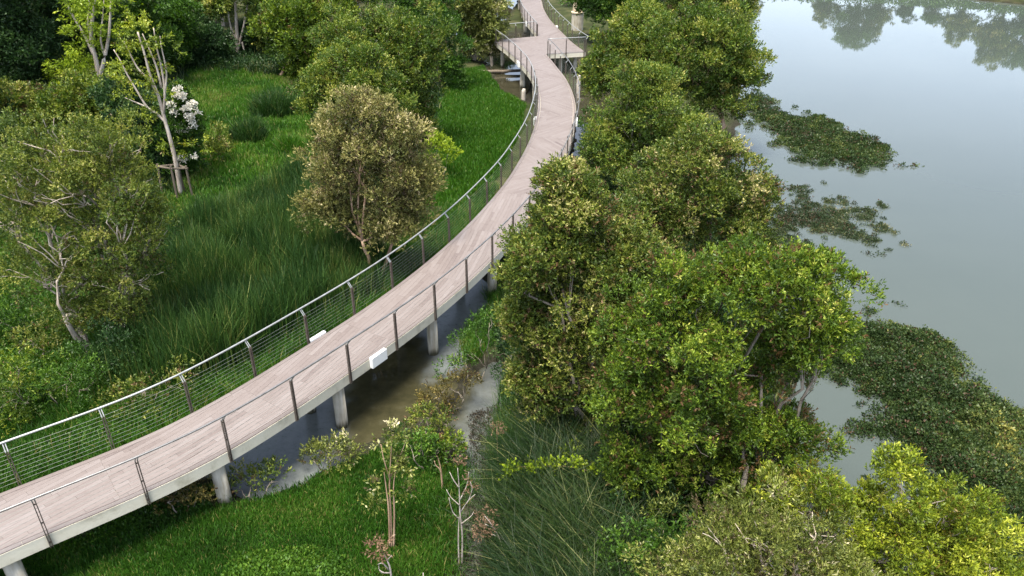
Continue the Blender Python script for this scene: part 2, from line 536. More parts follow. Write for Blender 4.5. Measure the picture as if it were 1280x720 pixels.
water_grid('channel_water', CHANNEL, .004)
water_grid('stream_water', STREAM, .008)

# ------------------------------------------------------------------ the boardwalk
def spline(pts, n):
    P = np.array(pts, float)
    P = np.vstack([2 * P[0] - P[1], P, 2 * P[-1] - P[-2]])
    o = []
    segs = len(P) - 3
    for i in range(segs):
        p0, p1, p2, p3 = P[i:i + 4]
        for t in np.linspace(0, 1, n, endpoint=False):
            o.append(.5 * (2 * p1 + (p2 - p0) * t + (2 * p0 - 5 * p1 + 4 * p2 - p3) * t * t + (3 * p1 - p0 - 3 * p2 + p3) * t ** 3))
    o.append(P[-2])
    return np.array(o)


def resample(P, step):
    d = np.concatenate([[0], np.cumsum(np.linalg.norm(np.diff(P, axis=0), axis=1))])
    n = max(2, int(round(d[-1] / step)) + 1)
    s = np.linspace(0, d[-1], n)
    return np.stack([np.interp(s, d, P[:, k]) for k in range(P.shape[1])], 1)


CENTRE_NEAR = [(-18.5, 6.2), (-13.8, 9.1), (-10.65, 11.66), (-7.55, 14.32), (-4.85, 18.15), (-2.84, 21.6), (-1.13, 25.45), (.33, 29.8), (1.18, 33.2), (1.95, 37.3), (2.42, 41.4), (2.60, 45.4), (2.38, 49.9), (1.75, 54.2), (1.25, 56.9)]
cn = resample(spline(CENTRE_NEAR, 12), .25)
tn = np.gradient(cn, axis=0); tn /= np.linalg.norm(tn, axis=1, keepdims=True)
nn = np.stack([tn[:, 1], -tn[:, 0]], 1)                       # towards the right edge
wn = np.interp(cn[:, 1], [10, 30, 44, 52, 57], [.96, 1.0, 1.06, 1.08, 1.25])
LN, RN = cn - nn * wn[:, None], cn + nn * wn[:, None]
CENTRE_FAR = [(3.2, 64.1), (2.68, 68), (2.2, 72.6), (1.93, 78), (1.88, 83), (1.5, 88), (.4, 94), (-2, 101), (-6, 107)]
cf = resample(spline(CENTRE_FAR, 10), .5)
tf = np.gradient(cf, axis=0); tf /= np.linalg.norm(tf, axis=1, keepdims=True)
nf = np.stack([tf[:, 1], -tf[:, 0]], 1)
LF, RF = cf - nf * 1.1, cf + nf * 1.1
TIP_L, TIP_R = np.array([-1.45, 62.3]), np.array([5.4, 57.9])
ln_end = spline([LN[-1], (-.45, 58.6), (-.98, 60.4), TIP_L], 8)
rf_start = spline([TIP_R, (4.95, 60.0), (4.55, 62.2), RF[0]], 8)
PLATFORM = [*ln_end, LF[0], RF[0], *rf_start[::-1][1:], RN[-1]]

m, nt, out = mat('weathered_decking')
a = N(nt, 'ShaderNodeAttribute', attribute_name='tint')
sep = N(nt, 'ShaderNodeSeparateColor'); nt.links.new(a.outputs['Color'], sep.inputs[0])
tc = N(nt, 'ShaderNodeTexCoord')
n1 = N(nt, 'ShaderNodeTexNoise', Scale=9, Detail=8, Roughness=.7)
n2 = N(nt, 'ShaderNodeTexNoise', Scale=1.3, Detail=6, Roughness=.65)
for n_ in (n1, n2): nt.links.new(tc.outputs['Object'], n_.inputs['Vector'])
ad = N(nt, 'ShaderNodeMath', operation='MULTIPLY_ADD'); ad.inputs[1].default_value = .5
nt.links.new(n1.outputs[0], ad.inputs[0]); nt.links.new(sep.outputs[0], ad.inputs[2])
ad2 = N(nt, 'ShaderNodeMath', operation='MULTIPLY_ADD'); ad2.inputs[1].default_value = .5
nt.links.new(n2.outputs[0], ad2.inputs[0]); nt.links.new(ad.outputs[0], ad2.inputs[2])
r = ramp(nt, [(.15, (.098, .078, .075)), (.4, (.143, .119, .111)), (.6, (.162, .138, .130)), (.8, (.179, .156, .149)), (1, (.20, .181, .181))])
mr = N(nt, 'ShaderNodeMapRange'); mr.inputs[1].default_value = .25; mr.inputs[2].default_value = 1.5
nt.links.new(ad2.outputs[0], mr.inputs[0]); nt.links.new(mr.outputs[0], r.inputs[0])
p = N(nt, 'ShaderNodeBsdfPrincipled', Roughness=.6); p.inputs['Specular IOR Level'].default_value = .3
nt.links.new(r.outputs[0], p.inputs['Base Color'])
b = N(nt, 'ShaderNodeBump', Strength=.3, Distance=.01); nt.links.new(n1.outputs[0], b.inputs['Height']); nt.links.new(b.outputs[0], p.inputs['Normal'])
nt.links.new(p.outputs[0], out.inputs[0])
WOOD = m
CONCRETE = noise_mat('pale_concrete', [(.25, (.43, .39, .29)), (.45, (.63, .58, .46)), (.75, (.70, .65, .53))], 2.5, 8, bump=.25, bscale=20)
m, nt, out = mat('column_concrete')
tc = N(nt, 'ShaderNodeTexCoord')
n1 = N(nt, 'ShaderNodeTexNoise', Scale=2.5, Detail=8); nt.links.new(tc.outputs['Object'], n1.inputs['Vector'])
mp = N(nt, 'ShaderNodeMapping'); mp.inputs['Scale'].default_value = (9, 9, 1.2)
nt.links.new(tc.outputs['Object'], mp.inputs[0])
n2 = N(nt, 'ShaderNodeTexNoise', Scale=1, Detail=6); nt.links.new(mp.outputs[0], n2.inputs['Vector'])
c1 = ramp(nt, [(.3, (.42, .385, .315)), (.7, (.58, .54, .46))], n1.outputs[0])
c2 = ramp(nt, [(.4, (.62, .58, .5)), (.62, (1, 1, 1))], n2.outputs[0])
mu = N(nt, 'ShaderNodeMix', data_type='RGBA', blend_type='MULTIPLY'); mu.inputs[0].default_value = .8
nt.links.new(c1.outputs[0], mu.inputs[6]); nt.links.new(c2.outputs[0], mu.inputs[7])
sx = N(nt, 'ShaderNodeSeparateXYZ'); nt.links.new(tc.outputs['Object'], sx.inputs[0])
az = N(nt, 'ShaderNodeMath', operation='MULTIPLY_ADD'); az.inputs[1].default_value = .5
nt.links.new(n2.outputs[0], az.inputs[0]); nt.links.new(sx.outputs[2], az.inputs[2])
wl = ramp(nt, [(.30, (1, 1, 1)), (.52, (0, 0, 0))], az.outputs[0])
mx = N(nt, 'ShaderNodeMix', data_type='RGBA'); mx.inputs[7].default_value = (.075, .07, .04, 1)
nt.links.new(wl.outputs[0], mx.inputs[0]); nt.links.new(mu.outputs[2], mx.inputs[6])
p = N(nt, 'ShaderNodeBsdfPrincipled', Roughness=.8); nt.links.new(mx.outputs[2], p.inputs['Base Color'])
nt.links.new(p.outputs[0], out.inputs[0])
COLUMN_MAT = m
STEEL = noise_mat('brushed_steel', [(.3, (.29, .30, .30)), (.7, (.42, .43, .43))], 6, 4, rough=.5, bump=.0, metallic=.6)
BRONZE = noise_mat('weathered_bronze_steel', [(.3, (.075, .060, .050)), (.7, (.14, .115, .095))], 5, 5, rough=.5, bump=.1, metallic=.25)
WIRE = noise_mat('steel_wire', [(.3, (.17, .18, .16)), (.7, (.26, .28, .25))], 6, 2, rough=.4, bump=0, metallic=.5)
WHITE = noise_mat('white_paint', [(.3, (.78, .78, .76)), (.7, (.85, .85, .83))], 6, 3, rough=.4, bump=0)


def clip_convex(pg, hull):
    """Sutherland-Hodgman: pg clipped to the counter-clockwise convex hull."""
    o = list(pg)
    for i in range(len(hull)):
        a, b = hull[i], hull[(i + 1) % len(hull)]
        e = (b[0] - a[0], b[1] - a[1])
        s = lambda q: e[0] * (q[1] - a[1]) - e[1] * (q[0] - a[0])
        src, o = o, []
        for j in range(len(src)):
            p, q = src[j - 1], src[j]
            sp, sq = s(p), s(q)
            if (sp >= 0) != (sq >= 0):
                t = sp / (sp - sq)
                o.append((p[0] + (q[0] - p[0]) * t, p[1] + (q[1] - p[1]) * t))
            if sq >= 0: o.append(q)
        if not o: return []
    return o


def boards(x0, x1, y0, y1, ang, bw=.14, gap=.004):
    """Rows of boards of random length covering a box at an angle."""
    ca, sa = math.cos(ang), math.sin(ang)
    cx, cy = (x0 + x1) / 2, (y0 + y1) / 2
    R = math.hypot(x1 - x0, y1 - y0) / 2 + .3
    v = -R
    while v < R:
        u = -R - random.random() * 2
        while u < R:
            l = random.uniform(1.1, 2.4)
            q = [(u, v), (u + l - gap, v), (u + l - gap, v + bw - gap), (u, v + bw - gap)]
            yield [(cx + a * ca - b * sa, cy + a * sa + b * ca) for a, b in q]
            u += l
        v += bw


def add_plank(V, Fs, T, pts, z):
    """One board: top face and a short skirt, in world coordinates."""
    n0, n = len(V), len(pts)
    t = min(1, max(0, random.gauss(.45, .13)))
    for x, y in pts: V.append((x, y, z))
    for x, y in pts: V.append((x, y, z - .02))
    T.extend([t] * (2 * n))
    Fs.append(tuple(range(n0, n0 + n)))
    for i in range(n):
        j = (i + 1) % n
        Fs.append((n0 + j, n0 + i, n0 + n + i, n0 + n + j))


def strip_planks(C_, N_, half, step, V, Fs, T, border=.13):
    """Panels of boards along a curved strip, laid at an angle that turns from panel to panel."""
    S = np.arange(len(C_)) * step
    def world(s, t):
        k = min(max(s / step, 0), len(C_) - 1.001)
        i = int(k); f = k - i
        c = C_[i] * (1 - f) + C_[i + 1] * f
        nv = N_[i] * (1 - f) + N_[i + 1] * f
        h = half[i] * (1 - f) + half[i + 1] * f
        return tuple(c + nv * (t * h))                        # t in -1..1
    s0, k = 0., 0
    total = S[-1]
    hw = float(np.mean(half))
    inn = 1 - border / hw
    while s0 < total - .05:
        s1 = min(s0 + 3.9, total)
        ang = math.radians(7 if k % 2 else 12) if s0 < 30 and len(C_) > 120 else math.radians(38 if k % 2 else -38)
        hull = [(s0 + .002, -inn * hw + .004), (s1 - .002, -inn * hw + .004), (s1 - .002, inn * hw - .004), (s0 + .002, inn * hw - .004)]
        for q in boards(s0, s1, -hw, hw, ang):
            c = clip_convex(q, hull)
            if len(c) < 3: continue
            # long sides follow the curve
            fine = []
            for a_, b_ in zip(c, c[1:] + c[:1]):
                m_ = max(1, int(abs(b_[0] - a_[0]) / .6))
                fine += [(a_[0] + (b_[0] - a_[0]) * i / m_, a_[1] + (b_[1] - a_[1]) * i / m_) for i in range(m_)]
            w = [world(s, -t / hw) for s, t in fine]
            add_plank(V, Fs, T, w, DECK)
        s0, k = s1, k + 1
    for sd in (-1, 1):                                        # a border board along each edge
        s = 0.
        while s < total - .1:
            e = min(s + random.uniform(2.6, 3.6), total)
            m_ = max(2, int((e - s) / .4))
            a_ = [world(s + (e - s - .008) * i / m_, sd * 1.0) for i in range(m_ + 1)]
            b_ = [world(s + (e - s - .008) * i / m_, sd * (inn + .008)) for i in range(m_ + 1)]
            pts = a_ + b_[::-1]
            if sd > 0: pts = pts[::1]
            else: pts = pts[::-1]
            add_plank(V, Fs, T, pts, DECK)
            s = e


bw_root = thing('boardwalk', 'raised curving timber boardwalk on round concrete columns with lookout platform', 'boardwalk', (-4.85, 18.15, 0))
V, Fs, T = [], [], []
strip_planks(cn, nn, wn, .25, V, Fs, T)
strip_planks(cf, nf, np.full(len(cf), 1.1), .5, V, Fs, T)
from mathutils.geometry import tessellate_polygon
tri = tessellate_polygon([[Vector((*p, 0)) for p in PLATFORM]])
ba = list(boards(-2, 6, 56, 65, math.radians(70)))
for t3 in tri:
    hull = [tuple(PLATFORM[i]) for i in t3]
    area = (hull[1][0] - hull[0][0]) * (hull[2][1] - hull[0][1]) - (hull[1][1] - hull[0][1]) * (hull[2][0] - hull[0][0])
    if area < 0: hull = hull[::-1]
    for q in ba:
        c = clip_convex(q, hull)
        if len(c) >= 3: add_plank(V, Fs, T, c, DECK)
me = bpy.data.meshes.new('deck')
me.from_pydata(V, [], Fs)
at_ = me.attributes.new('tint', 'FLOAT_COLOR', 'POINT')
cc = np.ones((len(V), 4), np.float32); cc[:, 0] = T
at_.data.foreach_set('color', cc.ravel())
me.update()
link_mesh('deck', me, WOOD, bw_root)

# concrete slab under the boards with a pale fascia showing below the deck edge
sb = MB()
def slab(Lp, Rp, top, bot, grow):
    n = len(Lp)
    d = Rp - Lp; d /= np.linalg.norm(d, axis=1, keepdims=True)
    Lq, Rq = Lp - d * grow, Rp + d * grow
    vs = [(*q, top) for q in Lq] + [(*q, top) for q in Rq] + [(*q, bot) for q in Rq] + [(*q, bot) for q in Lq]
    fs = []
    for k in range(4):
        a, b = k * n, ((k + 1) % 4) * n
        fs += [(a + i, b + i, b + i + 1, a + i + 1) for i in range(n - 1)]
    fs += [(0, 3 * n, 2 * n, n), (n - 1, 2 * n - 1, 3 * n - 1, 4 * n - 1)]
    sb.add(vs, fs)
slab(LN, RN, DECK - .022, DECK - .33, .012)
slab(LF, RF, DECK - .022, DECK - .33, .012)
npf = len(PLATFORM)
vs = [(*q, DECK - .023) for q in PLATFORM] + [(*q, DECK - .332) for q in PLATFORM]
sb.add(vs, [tuple(range(npf)), tuple(range(2 * npf - 1, npf - 1, -1))] + [(i, (i + 1) % npf, npf + (i + 1) % npf, npf + i) for i in range(npf)])
sb.build('edge_beam', CONCRETE, bw_root)

# columns
def column(x, y, r=.17):
    c = MB()
    z0 = min(gz(x, y), 0) - .5
    c.tube([(x, y, z0), (x, y, DECK - .325)], r, 20)
    o = c.build('column', COLUMN_MAT, bw_root)
    for pl in o.data.polygons: pl.use_smooth = len(pl.vertices) == 4
col_px = [(14, 712), (262, 622), (427, 528), (534, 441), (606, 366)]
for px, py in col_px:
    q = at(px, py, 0)
    # pull onto the strip, just inside its right edge
    k = int(np.argmin(np.hypot(RN[:, 0] - q[0], RN[:, 1] - q[1])))
    e = RN[k] - nn[k] * .34
    column(*e)
    e = LN[k] + nn[k] * .34
    column(*e)
for yy in (31.5, 36.2, 41, 46, 50.8, 55):
    k = int(np.argmin(abs(cn[:, 1] - yy)))
    for e in (RN[k] - nn[k] * .3, LN[k] + nn[k] * .3): column(*e)
for q in ((-.75, 61.4), (1.0, 62.9), (4.7, 58.6), (3.6, 58.2), (4.4, 62.8), (2.5, 63.4), (1.2, 58.8)): column(*q, .15)
for yy in (69, 75, 81, 87):
    k = int(np.argmin(abs(cf[:, 1] - yy)))
    for e in (RF[k] - nf[k] * .3, LF[k] + nf[k] * .3): column(*e, .16)

# white lamp boxes fixed on the deck edge
def edge_box(px, py, side, L=.62):
    C_, N_, T_, H_ = (cn, nn, tn, wn) if py > 60 else (cf, nf, tf, np.full(len(cf), 1.1))
    E_ = C_ + N_ * (side * H_)[:, None]
    q = at(px, py, DECK)
    k = int(np.argmin(np.hypot(E_[:, 0] - q[0], E_[:, 1] - q[1])))
    b_ = MB()
    c = E_[k] + N_[k] * side * .075
    b_.box((c[0], c[1], DECK - .12), (*T_[k], 0), (*N_[k], 0), (0, 0, 1), L / 2, .06, .17)
    b_.build('edge_light', WHITE, bw_root, bevel=.015)
for px, py, sd in ((472, 442, 1), (399, 419, -1), (669, 149, -1), (723, 150, 1), (660, 29, -1), (694, 33, 1), (648, 78, -1)):
    edge_box(px, py, sd, .62 if py > 60 else .5)


# ------------------------------------------------------------------ railings
def railing(label, E, O, step=1.93, start=.55, nw=9, h=1.1, ends=True, rail=None):
    """Cable railing on the outer face of a deck edge. E: edge points (n,2), O: outward normals."""
    E, O = np.asarray(E), np.asarray(O)
    d = np.concatenate([[0], np.cumsum(np.linalg.norm(np.diff(E, axis=0), axis=1))])
    def P(s):
        e = np.array([np.interp(s, d, E[:, k]) for k in (0, 1)])
        o = np.array([np.interp(s, d, O[:, k]) for k in (0, 1)]); o /= np.linalg.norm(o)
        return e, o
    tot = d[-1]
    root = thing('cable_railing', label, 'railing', (E[0][0], E[0][1], DECK), 'cable railings along the boardwalk')
    n = max(1, int((tot - start - .08) / step))
    ss = [start + step * i for i in range(n + 1)] if ends is False else list(np.linspace(.06, tot - .06, max(2, int(round(tot / step)) + 1)))
    for s in ss:
        if s > tot: continue
        e, o = P(s)
        t = np.array([o[1], -o[0]])
        c = e + o * .045
        pm = MB()
        for sg in (-1, 1):
            cc_ = c + t * sg * .024
            pm.box((cc_[0], cc_[1], DECK + .30), (*t, 0), (*o, 0), (0, 0, 1), .009, .028, .62)
        for z in (-.2, .35, .85):
            pm.box((c[0], c[1], DECK + z), (*t, 0), (*o, 0), (0, 0, 1), .020, .012, .012)
        po = pm.build('post', BRONZE, root)
        bm_ = MB()
        for sg in (-1, 1):
            a_ = c + t * sg * .024
            b_ = a_ + o * .13
            bm_.tube([(a_[0], a_[1], DECK + .90), (b_[0], b_[1], DECK + h - .03)], .013, 6)
        bm_.build('bracket', STEEL, po)
    SS = np.linspace(0, tot, max(2, int(tot / .35)))
    hr = [P(s) for s in SS]
    hb = MB(); hb.tube([(*(e + o * .175), DECK + h) for e, o in hr], .025, 10)
    hb.build('handrail', rail or STEEL, root, smooth=True)
    for k in range(nw):
        z = DECK + .10 + (h - .25) * k / (nw - 1)
        wb = MB(); wb.tube([(*(e + o * .045), z) for e, o in hr], .0034, 4)
        wb.build('wire', WIRE, root)


LE = np.vstack([LN[:-1], ln_end]); 
def normals(E, side):
    t = np.gradient(E, axis=0); t /= np.linalg.norm(t, axis=1, keepdims=True)
    return np.stack([t[:, 1], -t[:, 0]], 1) * side
k0 = int(np.argmin(np.hypot(LN[:, 0] + 11.11, LN[:, 1] - 12.45)))
railing('long cable railing on the meadow side of the boardwalk, curving out to the lookout tip', LE, normals(LE, -1), ends=False, start=.35)
railing('dark cable railing on the near boardwalk edge beside the row of lake trees', RN, normals(RN, 1), ends=False, start=.75, rail=noise_mat('dull_steel', [(.3, (.16, .155, .15)), (.7, (.27, .265, .26))], 6, 4, rough=.35, bump=0, metallic=.6))
FE = resample(np.array([TIP_L + (.05, .03), LF[0] - (.05, 0)]), .5)
railing('short straight railing across the front of the triangular lookout on the reed side', FE, normals(FE, -1), step=1.7)
WE = resample(np.array([RN[-1] + (.05, 0), TIP_R - (.05, 0)]), .5)
railing('short straight railing across the front of the triangular lookout on the tree side', WE, normals(WE, 1), step=1.4)
RE = np.vstack([rf_start[:-1], RF])
railing('far railing sloping from the tree-side lookout tip past the concrete pile', RE, normals(RE, 1), ends=True)
railing('far railing on the reed side of the boardwalk beyond the lookout', LF, normals(LF, -1), ends=True)

# thick pile beside the far boardwalk
q = at(721, 44, 0)
pr = thing('concrete_pile', 'thick cream round pile with darker collar beside the far boardwalk', 'pile', (q[0], q[1], 0))
c = MB(); c.tube([(q[0], q[1], -.6), (q[0], q[1], 2.0)], .55, 24); o = c.build('shaft', COLUMN_MAT, pr, smooth=False)
c = MB(); c.tube([(q[0], q[1], 2.0), (q[0], q[1], 2.1), (q[0], q[1], 2.12), (q[0], q[1], 3.6)], [.60, .60, .46, .46], 24); c.build('cap', noise_mat('pile_cap', [(.3, (.5, .4, .28)), (.7, (.6, .5, .36))], 3), pr)


# ------------------------------------------------------------------ trees and bushes
def curve_pts(a, b, n, wob, g, sag=0.):
    a, b = np.asarray(a, float), np.asarray(b, float)
    t = np.linspace(0, 1, n)[:, None]
    L = np.linalg.norm(b - a)
    p = a + (b - a) * t
    w = g.normal(0, wob * L, (n, 3)); w[0] = 0; w[-1] = 0
    w = w * np.sin(t * math.pi)
    p = p + w
    p[:, 2] += (np.sin(t * math.pi) * sag * L)[:, 0]
    return p


def px_lobes(lobes, y0):
    o = []
    for L in lobes:
        px, py, rx, ry = L[:4]
        dy = L[4] if len(L) > 4 else 0
        c = on_y(px, py, y0 + dy)
        s = np.linalg.norm(c - CAM) / F_PX
        o.append((c, np.array([rx * s, (rx * .75 + ry * .25) * s, ry * s * 1.12])))
    return o


def boughs(lob, g, n=7):
    """Splits a crown's lobes into separate leafy boughs with gaps between them."""
    o = []
    for c, r in lob:
        a0 = g.uniform(0, 6.28)
        for i in range(n):
            z = 1 - 1.55 * (i + .5) / n + g.normal(0, .08)
            z = min(.98, max(-.6, z))
            a = a0 + i * 2.39996 + g.normal(0, .25)
            d = np.array([math.cos(a) * math.sqrt(1 - z * z), math.sin(a) * math.sqrt(1 - z * z), z])
            k = g.uniform(.28, .56)
            o.append((c + d * r * (1.07 - k * .95) * g.uniform(.86, 1.16), r * k * np.array([1.0, 1.0, .88])))
        o.append((c - np.array([0, 0, .1]) * r, r * .5))
    return o


def tree(name, label, cat, base, lobes, lm, bark='pale', seed=0, leaf=None, width=.42, trunk=.11, stems=1, spread=.35,
         density=.36, clump=None, sprigs=38, twigs=5, fork=.45, group=None, rust=.04, inner=.25, droop=0., up=.45, per=7, rough=.16, low=-.75, twig_r=.012, flat=.8, puffs=7):
    g = np.random.default_rng(1000 + seed)
    B = ground_at(*base)
    lob = px_lobes(lobes, B[1])
    dist = np.linalg.norm(B - CAM)
    if leaf is None: leaf = max(.085, .0031 * dist)
    if clump is None: clump = .36 + .006 * dist
    root = thing(name, label, cat, tuple(B), group)
    w = MB()
    zt = min(c[2] - r[2] for c, r in lob)
    zc = np.mean([c[2] for c, r in lob])
    forks = []
    for s in range(stems):
        a = 6.283 * s / stems + g.uniform(-.5, .5)
        off = np.array([math.cos(a), math.sin(a), 0]) * spread * (stems > 1)
        top = B + (np.mean([c for c, r in lob], 0) - B) * fork + off * (1.2 + 1.6 * fork) * (1 if stems > 1 else 0)
        top[2] = B[2] + max(.5, (zc - B[2]) * fork * g.uniform(.85, 1.15))
        P = curve_pts(B + off * .35 + (0, 0, -.25), top, 6, .035, g)
        r = trunk / math.sqrt(stems) * 1.25
        w.tube(P, np.linspace(r, r * .62, 6), 8)
        forks.append((top, r * .62))
    used_f = set()
    for i, (c, r) in enumerate(lob):
        fi = min(range(len(forks)), key=lambda q: np.linalg.norm(forks[q][0][:2] - c[:2]) + g.uniform(0, .4))
        f, fr = forks[fi]; used_f.add(fi)
        e = c + np.array([0, 0, -.15 * r[2]])
        lr = min(fr * .8, .022 + .014 * np.linalg.norm(e - f) ** .5)
        P = curve_pts(f, e, 6, .06, g, .04)
        w.tube(P, np.linspace(lr, lr * .5, 6), 6)
        for k in range(twigs):
            d = rand_dirs(1, g)[0]; d[2] = d[2] * .6 + .3
            d /= np.linalg.norm(d)
            st = P[3 + k % 3]
            en = c + d * r * g.uniform(.5, .85)
            w.tube(curve_pts(st, en, 5, .07, g, .05), np.linspace(max(twig_r, lr * .30), twig_r * .45, 5), 5, cap=False)
    for fi, (f, fr) in enumerate(forks):                      # every stem runs on into the crown
        c, r = min(lob, key=lambda q: np.linalg.norm(q[0] - f))
        w.tube(curve_pts(f, c, 5, .05, g), np.linspace(fr, fr * .25, 5), 7)
    w.build('trunk', BARK[bark], root, smooth=True)
    v, f, t = foliage(boughs(lob, g, puffs), g, leaf, width, clump * .72, density * .62, int(sprigs * .72), per, inner, max(low, -.45), up, rust, rough, droop, flat) if puffs else \
        foliage(lob, g, leaf, width, clump, density, sprigs, per, inner, low, up, rust, rough, droop, flat)
    link_mesh('crown', np_mesh('crown', v, f, t), LM[lm] if isinstance(lm, str) else lm, root)
    return root


def copy_tree(o, loc, scale=1., rz=0., label=None):
    c = o.copy(); COL.objects.link(c)
    c.location = loc; c.scale = (scale,) * 3; c.rotation_euler.z = rz
    if label: c['label'] = label
    for ch in [x for x in COL.objects if x.parent == o]:
        d = ch.copy(); COL.objects.link(d); d.parent = c
    return c


RB = 'trees along the lake bank'
# --- right bank, near to far
tree('paperbark_tree', 'bright yellow-green young tree with pointed shoots in front of the large floating plant mat', 'tree', (1120, 800),
     [(1120, 669, 40, 40), (1180, 669, 36, 38), (1150, 704, 46, 40), (1062, 686, 30, 34), (1128, 616, 22, 34), (1122, 582, 10, 22), (1165, 626, 18, 28), (1200, 642, 18, 26), (1212, 704, 32, 34), (1240, 719, 22, 26), (1262, 726, 12, 18), (1110, 734, 56, 44), (1180, 749, 52, 40), (1090, 654, 18, 26),
      (1022, 609, 14, 26), (1012, 636, 26, 24), (978, 636, 20, 22), (962, 612, 9, 16), (1035, 654, 22, 26), (1142, 644, 14, 24), (1060, 754, 40, 40)],
     'yellow', 'pale', 1, leaf=.078, width=.34, puffs=0, flat=1.1, density=.26, sprigs=34, per=9, up=1.0, rust=.05, group=RB, clump=.25, rough=.40)
tree('paperbark_tree', 'olive tree flecked with pale dead tips, nearest the camera beside the yellow-green one', 'tree', (935, 850),
     [(930, 720, 80, 55), (1000, 710, 66, 52), (880, 732, 60, 48), (960, 780, 120, 60), (1050, 760, 60, 50), (950, 675, 48, 32), (905, 680, 40, 28), (1020, 670, 36, 28)],
     'silver', 'pale', 2, leaf=.075, width=.30, puffs=0, rough=.38, up=.7, flat=1.0, density=.30, sprigs=34, per=8, rust=.08, group=RB, clump=.30, twigs=9, fork=.28)
tree('paperbark_tree', 'large fresh-green tree with rusty patches and exposed pale branches in the middle of the bank', 'tree', (915, 655),
     [(905, 370, 58, 48), (850, 372, 42, 40), (955, 350, 44, 38), (1012, 378, 46, 48), (1025, 425, 40, 38), (985, 440, 34, 34, .4), (800, 425, 52, 54), (870, 440, 60, 60, -.4), (790, 500, 48, 60), (850, 520, 66, 66, -.5), (930, 540, 60, 62), (985, 560, 46, 46), (800, 585, 44, 52), (880, 600, 60, 52), (950, 610, 58, 44), (925, 470, 46, 46, .8)],
     'fresh', 'grey', 3, leaf=.078, width=.38, sprigs=48, per=9, trunk=.16, stems=4, spread=.4, density=.34, rust=.055, twigs=6, fork=.5, group=RB, clump=.42, rough=.24, low=-.6)
tree('paperbark_tree', 'broad dense olive tree leaning over the boardwalk edge beside the channel', 'tree', (752, 560),
     [(718, 262, 40, 40), (703, 305, 46, 48), (750, 300, 50, 48), (688, 360, 44, 48), (730, 370, 62, 62), (785, 330, 40, 44), (698, 425, 44, 50), (745, 450, 56, 56), (672, 335, 34, 34, -.4), (700, 490, 44, 46), (760, 515, 44, 50), (706, 234, 20, 20), (672, 475, 26, 34), (682, 530, 30, 32), (722, 550, 36, 34), (654, 400, 18, 28), (775, 400, 44, 50)],
     'oliveb', 'grey', 4, leaf=.080, sprigs=46, per=8, trunk=.15, stems=3, density=.34, group=RB, rust=.05, rough=.22)
tree('paperbark_tree', 'dark olive rounded tree with white flecks whose edge hangs over the lake', 'tree', (875, 392),
     [(850, 235, 55, 48), (900, 225, 48, 46), (930, 260, 34, 46), (830, 280, 50, 46), (890, 290, 60, 56), (935, 300, 26, 34), (800, 260, 34, 40), (860, 340, 50, 40), (870, 200, 34, 28), (790, 310, 30, 40), (820, 370, 44, 40), (900, 350, 44, 40), (930, 330, 28, 34)],
     'oliveb', 'grey', 5, leaf=.090, sprigs=42, density=.38, group=RB, rust=.06, trunk=.14, rough=.2)
tree('paperbark_tree', 'light olive tree at the boardwalk bend, between two taller lake trees', 'tree', (790, 262),
     [(790, 140, 42, 42), (820, 125, 40, 36), (765, 180, 36, 38), (810, 180, 46, 44), (850, 175, 36, 40), (795, 215, 40, 34), (840, 215, 36, 30), (755, 205, 26, 30), (800, 105, 26, 22)],
     'olive', 'grey', 6, density=.38, group=RB, up=.6, rough=.2)
tree('paperbark_tree', 'tall yellow-olive tree with bare trunk showing at the lake edge', 'tree', (904, 188),
     [(880, 55, 40, 36), (910, 75, 36, 42), (870, 95, 44, 40), (915, 118, 28, 38), (890, 135, 30, 34), (930, 95, 20, 36), (845, 60, 34, 36), (895, 35, 34, 22)],
     'olive', 'tan', 7, density=.38, group=RB, trunk=.14, up=.6, rough=.2)
tree('paperbark_tree', 'yellow-olive rounded tree just past the lookout platform tip', 'tree', (790, 165),
     [(790, 50, 40, 34), (760, 80, 30, 34), (815, 70, 38, 40), (785, 100, 38, 36), (840, 95, 30, 36), (805, 35, 30, 22), (745, 110, 18, 26)],
     'olive', 'grey', 8, density=.38, group=RB, up=.6, rough=.2)
tree('paperbark_tree', 'dark green bushy tree behind the concrete pile', 'tree', (780, 55),
     [(760, 12, 34, 22), (800, 5, 40, 24), (735, 0, 26, 18), (775, -20, 50, 24)],
     'green', 'grey', 9, density=.4, group=RB)
tree('paperbark_tree', 'dull olive tree at the far corner of the lake bank', 'tree', (885, 78),
     [(860, 8, 34, 20), (900, 8, 36, 20), (925, 2, 18, 18), (870, -18, 50, 22)],
     'oliveb', 'tan', 10, density=.4, group=RB)

